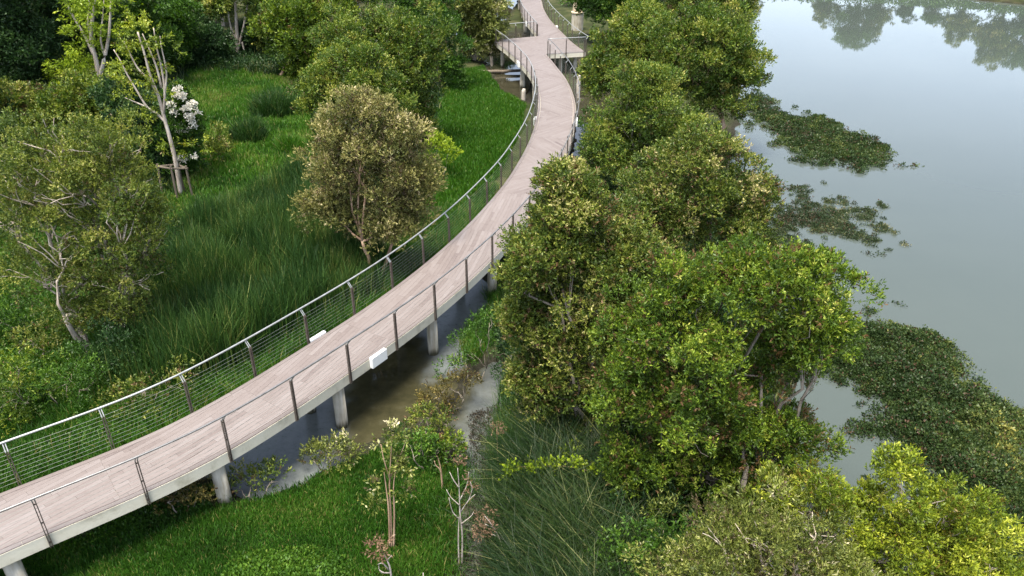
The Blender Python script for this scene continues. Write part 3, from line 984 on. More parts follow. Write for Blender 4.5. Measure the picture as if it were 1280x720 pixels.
# --- left side
MD = 'trees around the meadow'
tree('paperbark_tree', 'large grey-green tree with many twisted pale limbs above the weedy mound', 'tree', (128, 446),
     [(70, 190, 62, 40), (130, 195, 50, 36), (40, 225, 50, 48), (100, 235, 62, 46), (165, 240, 42, 44), (20, 270, 40, 50), (75, 290, 52, 44, -.3), (135, 290, 48, 44, .3), (185, 290, 28, 40), (50, 345, 50, 36), (110, 345, 44, 36), (165, 340, 40, 40), (105, 395, 30, 28), (150, 390, 34, 30)],
     'airy', 'pale', 20, leaf=.088, width=.34, sprigs=42, trunk=.17, stems=4, spread=.55, density=.21, twigs=14, puffs=6, fork=.42, group=MD, rust=.05, rough=.24, twig_r=.022)
tree('paperbark_tree', 'tan rounded tree covered in dry blossom beside the wire railing', 'tree', (470, 352),
     [(445, 165, 40, 34), (485, 180, 36, 34), (420, 195, 36, 36), (455, 210, 46, 40), (510, 215, 32, 36), (415, 235, 32, 30), (480, 250, 46, 36), (520, 245, 22, 30), (440, 268, 34, 28), (480, 290, 34, 26), (405, 262, 22, 18), (455, 140, 30, 24), (505, 280, 26, 24)],
     'tan', 'tan', 21, leaf=.095, trunk=.12, stems=3, spread=.35, density=.29, twigs=10, group=MD, rust=.06, rough=.2)
tree('paperbark_tree', 'mid-green leafy tree with yellow tops behind the tan blossoming one', 'tree', (440, 232),
     [(440, 90, 34, 30), (415, 110, 32, 32), (465, 105, 34, 32), (440, 130, 42, 30), (485, 130, 26, 26), (400, 130, 22, 24)],
     'olive', 'pale', 22, density=.36, group=MD, rough=.2)
tree('paperbark_tree', 'broad olive-green tree between meadow and boardwalk, above the tan one', 'tree', (482, 185),
     [(470, 45, 44, 32), (430, 60, 34, 34), (515, 70, 34, 38), (480, 80, 46, 36), (525, 110, 26, 36), (495, 120, 36, 34), (540, 60, 24, 40), (520, 150, 24, 28)],
     'olive', 'pale', 23, density=.36, group=MD, rough=.2)
tree('paperbark_tree', 'bright yellow-green tree hiding its short brown trunk at the meadow top', 'tree', (346, 98),
     [(385, 30, 42, 32), (420, 10, 40, 30), (360, 50, 28, 26), (395, 62, 38, 28), (350, 30, 22, 24), (390, 88, 26, 18)],
     'fresh', 'tan', 24, density=.36, group=MD, rough=.2, rust=.02)
tree('paperbark_tree', 'tall green tree with hanging foliage next to the pale bamboo-like stems', 'tree', (548, 112),
     [(545, 10, 30, 30), (555, 50, 22, 34), (530, 30, 24, 34), (560, 85, 16, 24), (510, -5, 40, 26)],
     'green', 'pale', 25, density=.36, group=MD)


def pole_tree(label, base, stems, puffs, lm, bark, seed, r=.07, name='young_tree', group=None, leaf=None, density=.42, width=.38, clump=.26, up=.3):
    """Slender tree whose bare limbs are seen. stems: lists of pixel points with the radius falling along each."""
    g = np.random.default_rng(2000 + seed)
    B = ground_at(*base)
    root = thing(name, label, 'tree', tuple(B), group)
    w = MB()
    for st in stems:
        pts = []
        for k, q in enumerate(st[1:]):
            pts.append(on_y(q[0], q[1], B[1] + (q[2] if len(q) > 2 else 0)))
        if st[0] >= 1: pts.insert(0, B + (0, 0, -.25))
        pts = spline(pts, 4) if len(pts) > 2 else np.array(pts)
        r0 = r * (1 if st[0] >= 1 else st[0])
        w.tube(pts, np.linspace(r0, max(.014, r0 * .3), len(pts)), 7)
    w.build('trunk', BARK[bark], root, smooth=True)
    lob = px_lobes(puffs, B[1])
    dist = np.linalg.norm(B - CAM)
    v, f, t = foliage(lob, g, leaf or max(.09, .0034 * dist), width, clump, density, 9, 7, .5, -.95, up, .02, .3, .25)
    link_mesh('crown', np_mesh('crown', v, f, t), LM[lm], root)
    return root


pole_tree('slender pale-limbed young tree leaning over its stake frame beside white blossom', (226, 244),
          [(1, (220, 205), (213, 175), (206, 150), (198, 120), (188, 95), (180, 65), (172, 40)), (.6, (207, 153), (196, 142), (184, 134), (172, 115), (160, 95), (150, 75), (142, 62)), (.6, (204, 145), (206, 115), (202, 85), (196, 60), (192, 35)),
           (.5, (198, 120), (186, 100), (172, 85), (162, 66), (155, 52)), (.5, (202, 110), (196, 85), (186, 60), (178, 42)), (.4, (206, 120), (208, 90), (202, 60), (200, 45)), (.4, (184, 134), (170, 128), (156, 122))],
          [(175, 40, 26, 16), (156, 66, 14, 12), (195, 85, 12, 14), (168, 98, 14, 10), (205, 110, 12, 18), (150, 85, 20, 14), (185, 60, 20, 14), (170, 25, 18, 10), (220, 180, 14, 10), (190, 135, 10, 10), (245, 185, 14, 10), (155, 110, 14, 10)],
          'yellow', 'pale', 1, r=.11, group='pale slender trees at the wood edge', density=.085)
pole_tree('tall pale forked young tree with drooping yellow-green leaves at the wood edge', (126, 160),
          [(1, (125, 120), (124, 100), (120, 75), (114, 50), (116, 20), (121, -8), (122, -25)), (.7, (124, 98), (130, 75), (136, 45), (138, 15), (140, -20)), (.55, (119, 72), (106, 45), (94, 25), (84, 5), (80, -15)), (.5, (116, 50), (110, 30), (112, 5), (108, -20)), (.4, (131, 70), (126, 50), (128, 25), (130, 0))],
          [(98, 76, 22, 12), (90, 88, 18, 10), (110, 25, 22, 26), (130, 20, 16, 20), (85, 10, 18, 14), (100, 50, 18, 16), (120, -10, 40, 22), (60, 103, 12, 8), (95, 100, 16, 10), (140, 60, 10, 14)],
          'lime', 'pale', 2, r=.17, group='pale slender trees at the wood edge', density=.085)
# pale trunks at the back of the meadow
pole_tree('pale pink-brown straight trunk between two white stakes at the top of the meadow', (298, 76),
          [(1, (297, 60), (296, 40), (295, 20), (294, 0), (293, -25)), (.6, (297, 62), (303, 40), (308, 15), (312, -10)), (.45, (296, 50), (289, 35), (284, 10), (280, -10)), (.4, (298, 68), (291, 56), (288, 46))],
          [(268, 2, 16, 14), (326, 15, 16, 18), (305, -28, 34, 12), (330, 38, 12, 12)], 'olive', 'pale', 3, r=.20, name='paperbark_tree', group=MD, density=.4)
pole_tree('pinkish forked trunk standing in dark shrubs behind the meadow', (242, 58),
          [(1, (241, 40), (239, 20), (238, 0), (237, -25)), (.6, (241, 36), (244, 15), (246, -10))],
          [(240, -25, 30, 10), (266, 5, 12, 14), (215, 0, 16, 14)], 'green', 'pale', 4, r=.20, name='paperbark_tree', group=MD, density=.4)

# pale stems like bamboo by the lookout
pole_tree('clump of thin pale upright stems with sparse foliage left of the lookout', (592, 76),
          [(1, (580, 40), (576, 10), (574, -20)), (1, (588, 45), (588, 15), (590, -20)), (1, (598, 45), (602, 15), (606, -15)), (1, (608, 50), (614, 25), (622, 0)), (1, (584, 50), (582, 20), (580, -10)), (1, (604, 48), (610, 10), (612, -20)), (1, (594, 40), (595, 0), (596, -25))],
          [(580, 20, 20, 26), (605, 25, 24, 26), (595, 50, 24, 18), (615, 45, 14, 18), (590, -5, 36, 18)], 'silver', 'pale', 5, r=.05, name='stem_clump', group=None, density=.28)

# dark evergreens and shrubs at the wood edge
def bush(name, label, base, lobes, lm, seed, group=None, cat='bush', **kw):
    a = dict(density=.55, trunk=.03, stems=3, spread=.2, twigs=2, rough=.25, low=-.35, twig_r=.006, puffs=0, clump=.24 + .004 * float(np.linalg.norm(at(*base) - CAM)), sprigs=16)
    a.update(kw)
    if len(lobes) > 3 and base[1] < 260: a.update(puffs=6, density=.38, sprigs=30)
    return tree(name, label, cat, base, lobes, lm, 'grey', 100 + seed, group=group, **a)

WE_ = 'trees and shrubs of the wood edge'
tree('evergreen_tree', 'very dark blue-green evergreen in the upper corner of the wood', 'tree', (30, 150),
     [(15, 20, 38, 34), (45, 40, 28, 30), (20, 70, 40, 40), (50, 88, 28, 28), (0, 40, 34, 40), (15, 110, 40, 26), (30, -15, 60, 28)], 'deep', 'grey', 40, density=.38, group=WE_, leaf=.19)
tree('evergreen_tree', 'dark drooping evergreen behind the forked pale young tree', 'tree', (100, 130),
     [(85, 20, 34, 36), (110, 10, 34, 34), (90, 60, 34, 34), (80, -15, 50, 24), (125, 50, 24, 30)], 'deep', 'grey', 41, density=.38, group=WE_, leaf=.19)
tree('evergreen_tree', 'dark green tree filling the gap between the two pale slender young trees', 'tree', (175, 110),
     [(160, 20, 34, 30), (150, 60, 34, 36), (185, 60, 28, 34), (165, 95, 34, 30), (180, -5, 34, 26)], 'green', 'grey', 42, density=.38, group=WE_)
bush('leafy_shrub', 'lush mid-green rounded shrub at the meadow top left', (215, 92), [(205, 30, 24, 22), (220, 50, 22, 22), (195, 55, 22, 24), (225, 25, 20, 18), (210, 75, 24, 18)], 'green', 1, WE_)
bush('leafy_shrub', 'dark shrub below the pinkish forked trunk', (250, 82), [(250, 50, 22, 18), (270, 55, 20, 18), (235, 65, 20, 16), (260, 70, 26, 14)], 'deep', 2, WE_)
bush('leafy_shrub', 'dark shrub right of the staked trunk under overhanging leaves', (330, 72), [(325, 45, 22, 18), (345, 40, 22, 20), (315, 60, 18, 12), (340, 60, 20, 12)], 'deep', 3, WE_)
bush('leafy_shrub', 'yellow-olive shrub at the frame side above the large grey-green tree', (20, 215), [(20, 130, 30, 22), (0, 150, 30, 26), (45, 145, 26, 24), (25, 165, 40, 24)], 'oliveb', 4, WE_)
bush('leafy_shrub', 'yellow-green shrub under the forked pale young tree', (100, 215), [(95, 125, 30, 20), (120, 140, 24, 22), (75, 140, 26, 22), (100, 155, 36, 20), (130, 120, 18, 18)], 'olive', 5, WE_)
bush('leafy_shrub', 'dark shaded shrub behind the leaning staked young tree', (170, 226), [(170, 150, 30, 24), (155, 175, 30, 28), (185, 190, 28, 30), (165, 215, 34, 26), (195, 220, 22, 24), (150, 125, 24, 20)], 'deep', 6, WE_)
bush('leafy_shrub', 'dull green shrub beside the stake frame', (196, 226), [(200, 175, 14, 24), (205, 215, 18, 22), (190, 235, 20, 18)], 'green', 7, WE_)
wb_ = bush('flowering_shrub', 'leafy shrub covered with big white blossom heads beside the leaning young tree', (236, 222), [(230, 150, 16, 24), (238, 180, 16, 22), (232, 205, 16, 14), (222, 130, 10, 16)], 'green', 8, density=.4, leaf=.14)
g = np.random.default_rng(5)
B = ground_at(236, 222)
C = []
for px, py in [(222, 118), (219, 128), (228, 122), (218, 140), (222, 148), (232, 136), (238, 132), (243, 128), (236, 146), (240, 152), (230, 154), (246, 140), (225, 160), (218, 155), (242, 160), (234, 166), (238, 172), (244, 196), (232, 197), (237, 193), (228, 200), (222, 110), (216, 204), (214, 132)]:
    c = on_y(px, py, B[1] - .8 + g.uniform(-.3, .3))
    C.append((c, np.array([.11, .11, .09]) * g.uniform(.7, 1.4)))
C = [c for k, c in enumerate(C) if k % 3 != 1]
v, f, t = foliage(C, g, .085, .7, .07, .5, 3, 5, .1, -.9, .2, 0, .1)
link_mesh('blossom', np_mesh('blossom', v, f, t), LM['white'], wb_)
for px, py, s in ((163, -2, 12), (158, 10, 9), (190, 2, 6)):
    pass
bush('leafy_shrub', 'small yellowish sapling alone on the open meadow', (272, 205), [(272, 175, 9, 10), (268, 188, 7, 8), (276, 186, 7, 8)], 'oliveb', 9, cat='sapling', density=.35, trunk=.03, twigs=2)
bush('leafy_shrub', 'lime-leaved young shrub poking from the tan tree toward the lawn', (548, 225), [(545, 185, 12, 14), (560, 190, 9, 8), (540, 205, 12, 14)], 'lime', 10, density=.35, cat='sapling')
# weedy mound lower left
MB_ = 'shrubs on the weedy mound'
bush('weedy_shrub', 'yellow-flecked weedy shrub at the frame side above the railing start', (10, 530), [(10, 480, 26, 24), (35, 500, 26, 22), (0, 510, 26, 20), (20, 455, 22, 16)], 'fresh', 11, MB_, density=.35)
bush('weedy_shrub', 'dull green weedy shrub in front of the twisted tree trunks', (85, 510), [(85, 470, 30, 20), (60, 490, 28, 18), (110, 485, 24, 18)], 'green', 12, MB_, density=.35)
bush('weedy_shrub', 'dark bramble under the twisted limbs beside the reeds', (145, 480), [(145, 440, 22, 22), (125, 455, 22, 16), (165, 450, 16, 18)], 'deep', 13, MB_, density=.35)
bush('weedy_shrub', 'lush green weed patch at the frame side below the grey-green tree', (5, 425), [(5, 400, 24, 16), (25, 410, 18, 14), (-10, 385, 20, 16)], 'green', 14, MB_, density=.4)
bush('weedy_shrub', 'yellowish creeper on the mound beside pale stones', (40, 455), [(40, 425, 26, 14), (60, 440, 22, 12)], 'oliveb', 15, MB_, density=.25)
bush('weedy_shrub', 'low brownish bush under the wire railing beside the reeds', (180, 520), [(180, 495, 30, 14), (215, 480, 26, 14), (150, 505, 22, 12)], 'oliveb', 16, MB_, density=.3)
# bushes by the channel
CH = 'low bushes along the channel'
bush('low_bush', 'brown withered bush under the deck beside the column', (235, 640), [(225, 617, 18, 12), (245, 612, 12, 10), (210, 626, 12, 8)], 'dry', 20, CH, density=.4)
bush('low_bush', 'yellow-green low bush on the lawn bank right of the deck column', (320, 612), [(315, 607, 18, 6), (340, 600, 15, 5), (295, 611, 11, 5)], 'oliveb', 21, CH, density=.4)
bush('low_bush', 'thin green herb growing at the waterline by the tallest column', (412, 584), [(410, 572, 16, 7), (425, 566, 10, 6), (394, 576, 10, 5)], 'silver', 22, CH, density=.35)
bush('low_bush', 'dark leafy bush at the corner of the channel near the stream mouth', (592, 470), [(588, 440, 16, 13), (602, 422, 12, 13), (574, 460, 15, 10), (612, 402, 9, 10)], 'green', 23, CH, density=.4)
bush('low_bush', 'brown and yellow speckled bush between channel and stream', (565, 505), [(562, 484, 16, 9), (548, 500, 14, 9), (580, 474, 12, 9)], 'dry', 24, CH, density=.35)
bush('low_bush', 'green bush with yellow leaves at the tip of the lawn', (545, 548), [(541, 526, 16, 8), (522, 534, 13, 7), (558, 534, 9, 9)], 'oliveb', 25, CH, density=.35)
bush('low_bush', 'yellowing small shrub on the stream bank behind the dead sapling', (570, 575), [(566, 556, 9, 9), (558, 566, 7, 7)], 'fresh', 26, CH, density=.3)
bush('low_bush', 'fresh green tall weed on the lawn beside the green sapling', (535, 585), [(526, 566, 14, 11), (513, 556, 11, 9), (540, 574, 9, 9)], 'green', 27, CH, density=.4)
# understorey of the right bank
UN = 'shaded undergrowth shrubs on the lake bank'
bush('shade_shrub', 'broad-leaved bright shrub beneath the trees behind the tall grass', (738, 615), [(725, 590, 16, 16), (740, 605, 14, 14), (715, 580, 10, 10)], 'lime', 30, UN, density=.25)
bush('shade_shrub', 'dark shrub under the broad dense olive tree', (690, 545), [(680, 505, 30, 26), (660, 520, 24, 24), (710, 530, 28, 24)], 'deep', 31, UN, density=.5)
bush('shade_shrub', 'dark shrub at the foot of the large fresh-green tree', (820, 680), [(810, 640, 36, 28), (780, 660, 30, 26), (840, 665, 34, 24)], 'deep', 32, UN, density=.45)
bush('shade_shrub', 'green leafy shrub low at the frame bottom between tall grass and flecked tree', (820, 760), [(800, 700, 34, 24), (845, 690, 30, 24), (770, 715, 24, 22), (860, 720, 30, 24)], 'green', 33, UN, density=.45)
bush('shade_shrub', 'dark shrub beside the dark water patch at the trunk of the dense olive tree', (650, 470), [(640, 440, 20, 22), (655, 460, 22, 20)], 'deep', 34, UN, density=.45)
bush('shade_shrub', 'dark shrub at the lake edge below the rounded olive tree', (930, 420), [(920, 390, 30, 26), (880, 400, 34, 26), (950, 395, 20, 20)], 'deep', 35, UN, density=.45)
bush('shade_shrub', 'dark shrub between boardwalk bend and lake trees', (745, 240), [(745, 215, 16, 20), (760, 235, 22, 18), (735, 195, 12, 14)], 'deep', 36, UN, density=.45)
bush('shade_shrub', 'deep green shrub beside the boardwalk bend under the light olive tree', (740, 175), [(740, 160, 12, 14), (748, 175, 14, 14)], 'green', 37, UN, density=.4)


# --- saplings and dead stems at the front
def stick_plant(label, base, stems, puffs, lm, bark, seed, r=.02, cat='sapling', name='sapling', leaf=.085):
    g = np.random.default_rng(3000 + seed)
    B = ground_at(*base)
    root = thing(name, label, cat, tuple(B))
    w = MB()
    for st in stems:
        pts = [on_y(q[0], q[1], B[1] + g.uniform(-.05, .05)) for q in st[1:]]
        if st[0] >= 1: pts.insert(0, B + np.array([(st[1][0] - base[0]) * .012, 0, -.1]))
        pts = spline(pts, 4) if len(pts) > 2 else np.array(pts)
        w.tube(pts, np.linspace(r * min(st[0], 1), max(.006, r * .35 * min(st[0], 1)), len(pts)), 6)
    w.build('stem', BARK[bark], root, smooth=True)
    if puffs:
        v, f, t = foliage(px_lobes(puffs, B[1]), g, leaf, .45, .13, .22 if lm == 'rust' else .34, 5, 6, .5, -.95, .2, .03, .3, .2)
        link_mesh('leaves', np_mesh('leaves', v, f, t), LM[lm], root)

stick_plant('leafy green sapling with tan stems standing on the near lawn', (490, 688),
            [(1, (489, 650), (487, 610), (488, 580), (490, 550)), (1, (486, 640), (483, 612), (480, 590)), (1, (493, 645), (492, 610), (494, 590)), (.6, (488, 600), (480, 575), (476, 555)), (.6, (489, 595), (500, 570), (508, 550))],
            [(480, 556, 9, 10), (505, 545, 9, 9), (490, 578, 12, 10), (475, 605, 11, 7), (505, 580, 9, 9), (468, 628, 10, 6), (505, 610, 9, 6), (494, 540, 7, 7)], 'silver', 'tan', 1, r=.026)
stick_plant('leafless silvery twin-stemmed sapling standing in the stream mud', (574, 697),
            [(1, (578, 670), (575, 640), (574, 610), (572, 585)), (1, (573, 672), (574, 645)), (.6, (576, 650), (566, 640), (561, 622)), (.6, (576, 640), (586, 625), (594, 618)), (.6, (575, 625), (584, 605), (586, 590)), (.5, (574, 610), (567, 600), (562, 590)), (.5, (576, 655), (588, 646), (592, 640)), (.5, (575, 632), (564, 622), (558, 612)), (.4, (586, 625), (590, 612), (588, 602))],
            [(573, 578, 7, 5), (586, 604, 3, 5)], 'rust', 'dead', 2, r=.023, leaf=.06)
stick_plant('bare twisted pale twig with a rusty leaf head at the bottom of the lawn', (494, 735),
            [(1, (488, 712), (482, 696), (478, 690)), (.7, (486, 712), (478, 704), (472, 706)), (.7, (488, 716), (476, 716)), (.6, (484, 700), (490, 694)), (.6, (480, 716), (474, 712), (474, 704))],
            [(472, 686, 8, 6)], 'rust', 'dead', 3, r=.026)
stick_plant('pair of crooked dead tan stems at the lawn edge', (556, 614), [(1, (552, 592), (548, 574), (546, 570)), (1, (551, 590), (545, 582), (543, 576))], [], None, 'tan', 4, r=.022, cat='dead stem', name='dead_stem')
stick_plant('long dry leaning stalk with withered flower head beside the tall grass', (636, 722), [(1, (630, 695), (624, 672), (614, 655), (606, 645)), (.6, (618, 660), (606, 655)), (.6, (624, 672), (616, 668))], [(604, 642, 6, 6), (612, 660, 5, 4), (602, 664, 5, 6)], 'rust', 'dead', 5, r=.014, cat='dead stem', name='dead_stem', leaf=.05)
stick_plant('short broken whitish stick at the frame bottom', (530, 735), [(1, (529, 716)), (1, (527, 722))], [], None, 'dead', 6, r=.022, cat='dead stem', name='dead_stem')
stick_plant('thin upright dry reed stem at the stream bank', (624, 600), [(1, (622, 570), (621, 536))], [(621, 534, 3, 5)], 'rust', 'tan', 7, r=.012, cat='dead stem', name='dead_stem', leaf=.05)

# --- wooden stake frames around young trees
WOODGREY = noise_mat('stake_wood', [(.3, (.07, .055, .042)), (.7, (.17, .14, .105))], 4, stretch=(4, 4, .5), bump=.4)
WOODPALE = noise_mat('pale_stake_wood', [(.3, (.38, .33, .27)), (.7, (.60, .55, .48))], 4, stretch=(4, 4, .5), bump=.3)
def stakes(label, base, offs, h, wood, r, bars, seed):
    B = ground_at(*base)
    root = thing('stake_frame', label, 'tree stakes', tuple(B))
    g = np.random.default_rng(seed)
    tops = []
    for dx, dy in offs:
        p0 = B + (dx, dy, -.3); p1 = B + (dx * .9 + g.normal(0, .04), dy * .9, h * g.uniform(.92, 1.08))
        w = MB(); w.tube([p0, p1], r, 8); w.build('stake', wood, root)
        tops.append(p1)
    for i, j in bars:
        a_, b_ = tops[i].copy(), tops[j].copy()
        a_[2] -= .12; b_[2] -= .12
        e = (b_ - a_) * .12
        w = MB(); w.tube([a_ - e, b_ + e], r * .9, 8); w.build('crossbar', wood, root)
stakes('weathered wooden stake frame holding the leaning young tree', (226, 246), [(-.75, -.2), (.05, -.5), (.6, -.1), (0, .5)], 1.5, WOODGREY, .055, [(0, 1), (1, 2), (2, 3), (3, 0)], 1)
stakes('pair of pale stakes with crossbar around the straight trunk', (298, 76), [(-.7, -.2), (.7, -.2)], 1.4, WOODPALE, .06, [], 2)
# short pointed timber stubs by the lookout columns
for px, py, h, lab in ((652, 106, 1.2, 'taller cream timber stub under the lookout edge'), (654, 124, .7, 'lower cream timber stub nearer the thick column'), (722, 122, 1.5, 'brown timber stub in the side pond below the tree-side railing'),
                       (614, 62, 1.4, 'cream timber stub at the foot of the pale stem clump')):
    q = at(px, py, 0)
    w = MB(); w.tube([(q[0], q[1], -.4), (q[0] + .03, q[1], h * .8), (q[0] + .05, q[1], h)], [.15, .14, .10], 10)
    tag(w.build('timber_stub', WOODPALE), lab, 'timber stub', 'timber stubs standing near the lookout')
q0, q1 = at(592, 92, .1), at(654, 90, .1)
w = MB(); w.tube(curve_pts(q0 + (0, 0, .12), q1 + (0, 0, .12), 8, .01, np.random.default_rng(3)), np.linspace(.16, .10, 8), 10)
tag(w.build('fallen_log', WOODGREY, smooth=True), 'dark fallen log lying in shallow water beside the lookout', 'log')
g = np.random.default_rng(77)
for k, (px, py, s, lab) in enumerate([(40, 412, .35, 'biggest pale stone on the weedy mound'), (28, 408, .22, 'small whitish stone left of the biggest pale one'), (48, 398, .25, 'greyish stone above the biggest pale one')]):
    p = ground_at(px, py)
    bm_ = bpy.data.meshes.new('stone')
    import bmesh
    b = bmesh.new(); bmesh.ops.create_icosphere(b, subdivisions=3, radius=s)
    for v_ in b.verts:
        n_ = .75 + .5 * float(vnoise(v_.co.x + k * 3, v_.co.y + v_.co.z, s * .8, k)) * .5
        v_.co = v_.co * n_; v_.co.z *= .6; v_.co += Vector(p) + Vector((0, 0, s * .2))
    b.to_mesh(bm_); b.free()
    tag(link_mesh('stone', bm_, noise_mat('pale_stone', [(.3, (.28, .24, .22)), (.7, (.50, .45, .43))], 5)), lab, 'stone', 'stones on the weedy mound')


# ------------------------------------------------------------------ grasses, reeds, water plants
def scatter(pg, n, g, margin=0.):
    P = np.array(pg)
    lo, hi = P.min(0), P.max(0)
    o = []
    tot = 0
    while tot < n:
        q = g.uniform(lo, hi, (n * 2, 2))
        q = q[inside(q[:, 0], q[:, 1], pg)]
        o.append(q); tot += len(q)
    q = np.concatenate(o)[:n]
    h, d = land_height(q[:, 0], q[:, 1])
    return np.column_stack([q, h]), d


def grass(name, label, pg, n, hmin, hmax, lm, seed, w=.010, lean=.35, lean_dir=None, curl=.3, cat='grass', patch=2.2, t0=.5, tuft=0, amp=.24, hn=.45, wetok=-.05, bald=9):
    g = np.random.default_rng(seed)
    if tuft:
        C, d = scatter(pg, max(1, n // tuft), g)
        P = np.repeat(C, tuft, 0); P[:, :2] += g.normal(0, .10 + hmax * .05, (len(P), 2))
        d = np.repeat(d, tuft)
    else:
        P, d = scatter(pg, n, g)
    P = P[d > wetok]
    if bald < 2:                                             # thin and bare patches
        bn = vnoise(P[:, 0], P[:, 1], .9, seed + 40) * .6 + vnoise(P[:, 0], P[:, 1], .3, seed + 41) * .4
        P = P[bn + g.normal(0, .12, len(P)) < bald]
    nn_ = vnoise(P[:, 0], P[:, 1], patch, seed) * .6 + vnoise(P[:, 0], P[:, 1], patch * .35, seed + 1) * .4
    h = g.uniform(hmin, hmax, len(P)) * (1 + hn * nn_)
    P[:, 2] -= .02
    v, f, t = blades(P, h, g, w, lean, lean_dir, curl, amp * vnoise(P[:, 0], P[:, 1], patch * .8, seed + 2), t0)
    o = link_mesh(name, np_mesh(name, v, f, t), LM[lm])
    return tag(o, label, cat, None, 'stuff')


grass('lawn_grass', 'short bright green grass on the bank in front of the boardwalk', LAWN_NEAR, 150000, .06, .17, 'grass', 1, w=.010, tuft=8, patch=1.4, amp=.36, bald=.75)
grass('lawn_grass', 'bright smooth green marsh grass beside the boardwalk bend', LAWN_MID, 60000, .12, .30, 'algae', 2, w=.022, patch=3, amp=.1, hn=.2)
grass('lawn_grass', 'rough green grass of the open meadow at the back', LAWN_BACK, 90000, .10, .34, 'meadow', 3, w=.020, tuft=6, patch=2.2, t0=.5, amp=.4)
grass('reed_bed', 'tall dark green reeds filling the wetland behind the railing', REEDS, 80000, .7, 1.9, 'reed', 4, w=.017, lean=.26, cat='reeds', tuft=12, patch=1.5, hn=.5, wetok=-.1, amp=.25, curl=.25)
UNDER_RAIL = poly([(-80, 640), (0, 560), (160, 480), (300, 440), (440, 350), (560, 262), (622, 236), (560, 330), (420, 430), (250, 545), (100, 610), (0, 660), (-80, 720)], .2)
grass('rough_grass', 'rough green grass and weeds below the wire railing', UNDER_RAIL, 60000, .2, .7, 'grass', 6, w=.011, lean=.5, tuft=10, t0=.45, hn=.5)
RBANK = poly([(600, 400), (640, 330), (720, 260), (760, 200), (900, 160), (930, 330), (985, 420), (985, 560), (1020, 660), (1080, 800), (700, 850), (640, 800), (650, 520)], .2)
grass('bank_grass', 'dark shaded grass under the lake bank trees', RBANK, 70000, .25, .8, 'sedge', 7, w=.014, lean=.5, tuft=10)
TALL = poly([(655, 600), (690, 570), (740, 580), (790, 640), (800, 720), (800, 860), (660, 860), (640, 760), (640, 680)], .2)
grass('tall_grass', 'long arching dark grass between stream and lake trees', TALL, 16000, .9, 2.4, 'sedge', 8, w=.011, lean=.6, lean_dir=(-.25, .1, 0), curl=.75, amp=.2, t0=.36, cat='tall grass', tuft=40, hn=.2)
SMALL = poly([(600, 368), (618, 355), (628, 395), (604, 440), (585, 452), (580, 430)], .2)
grass('bank_grass', 'fresh green sedge beside the slim column in the channel', SMALL, 9000, .25, .6, 'grass', 9, w=.010, lean=.5, tuft=12, wetok=-.4)
STRM = poly([(640, 470), (700, 500), (690, 570), (655, 600), (630, 640), (625, 560)], .2)
grass('tall_grass', 'dark reeds along the stream under the dense olive tree', STRM, 12000, .6, 1.3, 'reed', 10, w=.010, lean=.4, cat='tall grass', tuft=18, wetok=-.3)
SHADE = poly([(0, 300), (150, 250), (220, 250), (200, 330), (160, 430), (130, 490), (0, 560), (-80, 620), (-120, 420)], .2)
grass('rough_grass', 'weedy grass on the mound under the large grey-green tree', SHADE, 60000, .15, .55, 'grass', 11, w=.013, lean=.6, tuft=9, t0=.5)
WOODFLOOR = poly([(-60, 330), (0, 230), (60, 130), (330, 62), (410, 40), (560, 60), (560, 110), (500, 260), (400, 260), (390, 100), (230, 90), (220, 250), (100, 290)], .2)
grass('rough_grass', 'dim undergrowth grass between the shrubs of the wood', WOODFLOOR, 50000, .3, .9, 'sedge', 12, w=.03, lean=.6, tuft=9)


def leaf_cover(name, label, pg, n, hmax, lm, seed, leaf=.09, cat='weeds', kind='stuff', dens_noise=.8, base=0., wetok=-9, thr=-.25, fade=1.2, width=.6, dome=.0):
    """Low leafy growth: sprigs over an outline, thinning towards its edge."""
    g = np.random.default_rng(seed)
    P, d = scatter(pg, n, g)
    e = -edge_dist(P[:, 0], P[:, 1], pg)
    nz = vnoise(P[:, 0], P[:, 1], 1.0, seed) * .6 + vnoise(P[:, 0], P[:, 1], .35, seed + 3) * .4
    keep = (e / fade + nz * dens_noise + g.normal(0, .15, len(P)) > -thr * 0 + .12) & (d > wetok)
    P, e, nz = P[keep], e[keep], nz[keep]
    P[:, 2] = np.maximum(P[:, 2], base) if base else P[:, 2]
    top = hmax * (np.clip(e / fade, .15, 1) * (.45 + .45 * (nz + 1) * .5 + dome))
    P[:, 2] += top * g.random(len(P)) ** .6
    m_ = len(P)
    per = 6
    li = np.repeat(np.arange(m_), per)
    q = rand_dirs(len(li), g)
    dd = q + np.array([0, 0, .35]); dd /= np.linalg.norm(dd, axis=1, keepdims=True)
    p_ = P[li] + q * leaf * .5
    p_[:, 2] = np.maximum(p_[:, 2], .02)
    t = np.clip(.5 + .22 * vnoise(P[:, 0], P[:, 1], 1.6, seed + 5)[li] + g.normal(0, .10, m_)[li] + g.normal(0, .10, len(li)), 0, 1)
    v, f, tt = leaf_quads(p_, dd, leaf, leaf * width, g, t[:, None])
    o = link_mesh(name, np_mesh(name, v, f, tt), LM[lm])
    return tag(o, label, cat, None, kind)


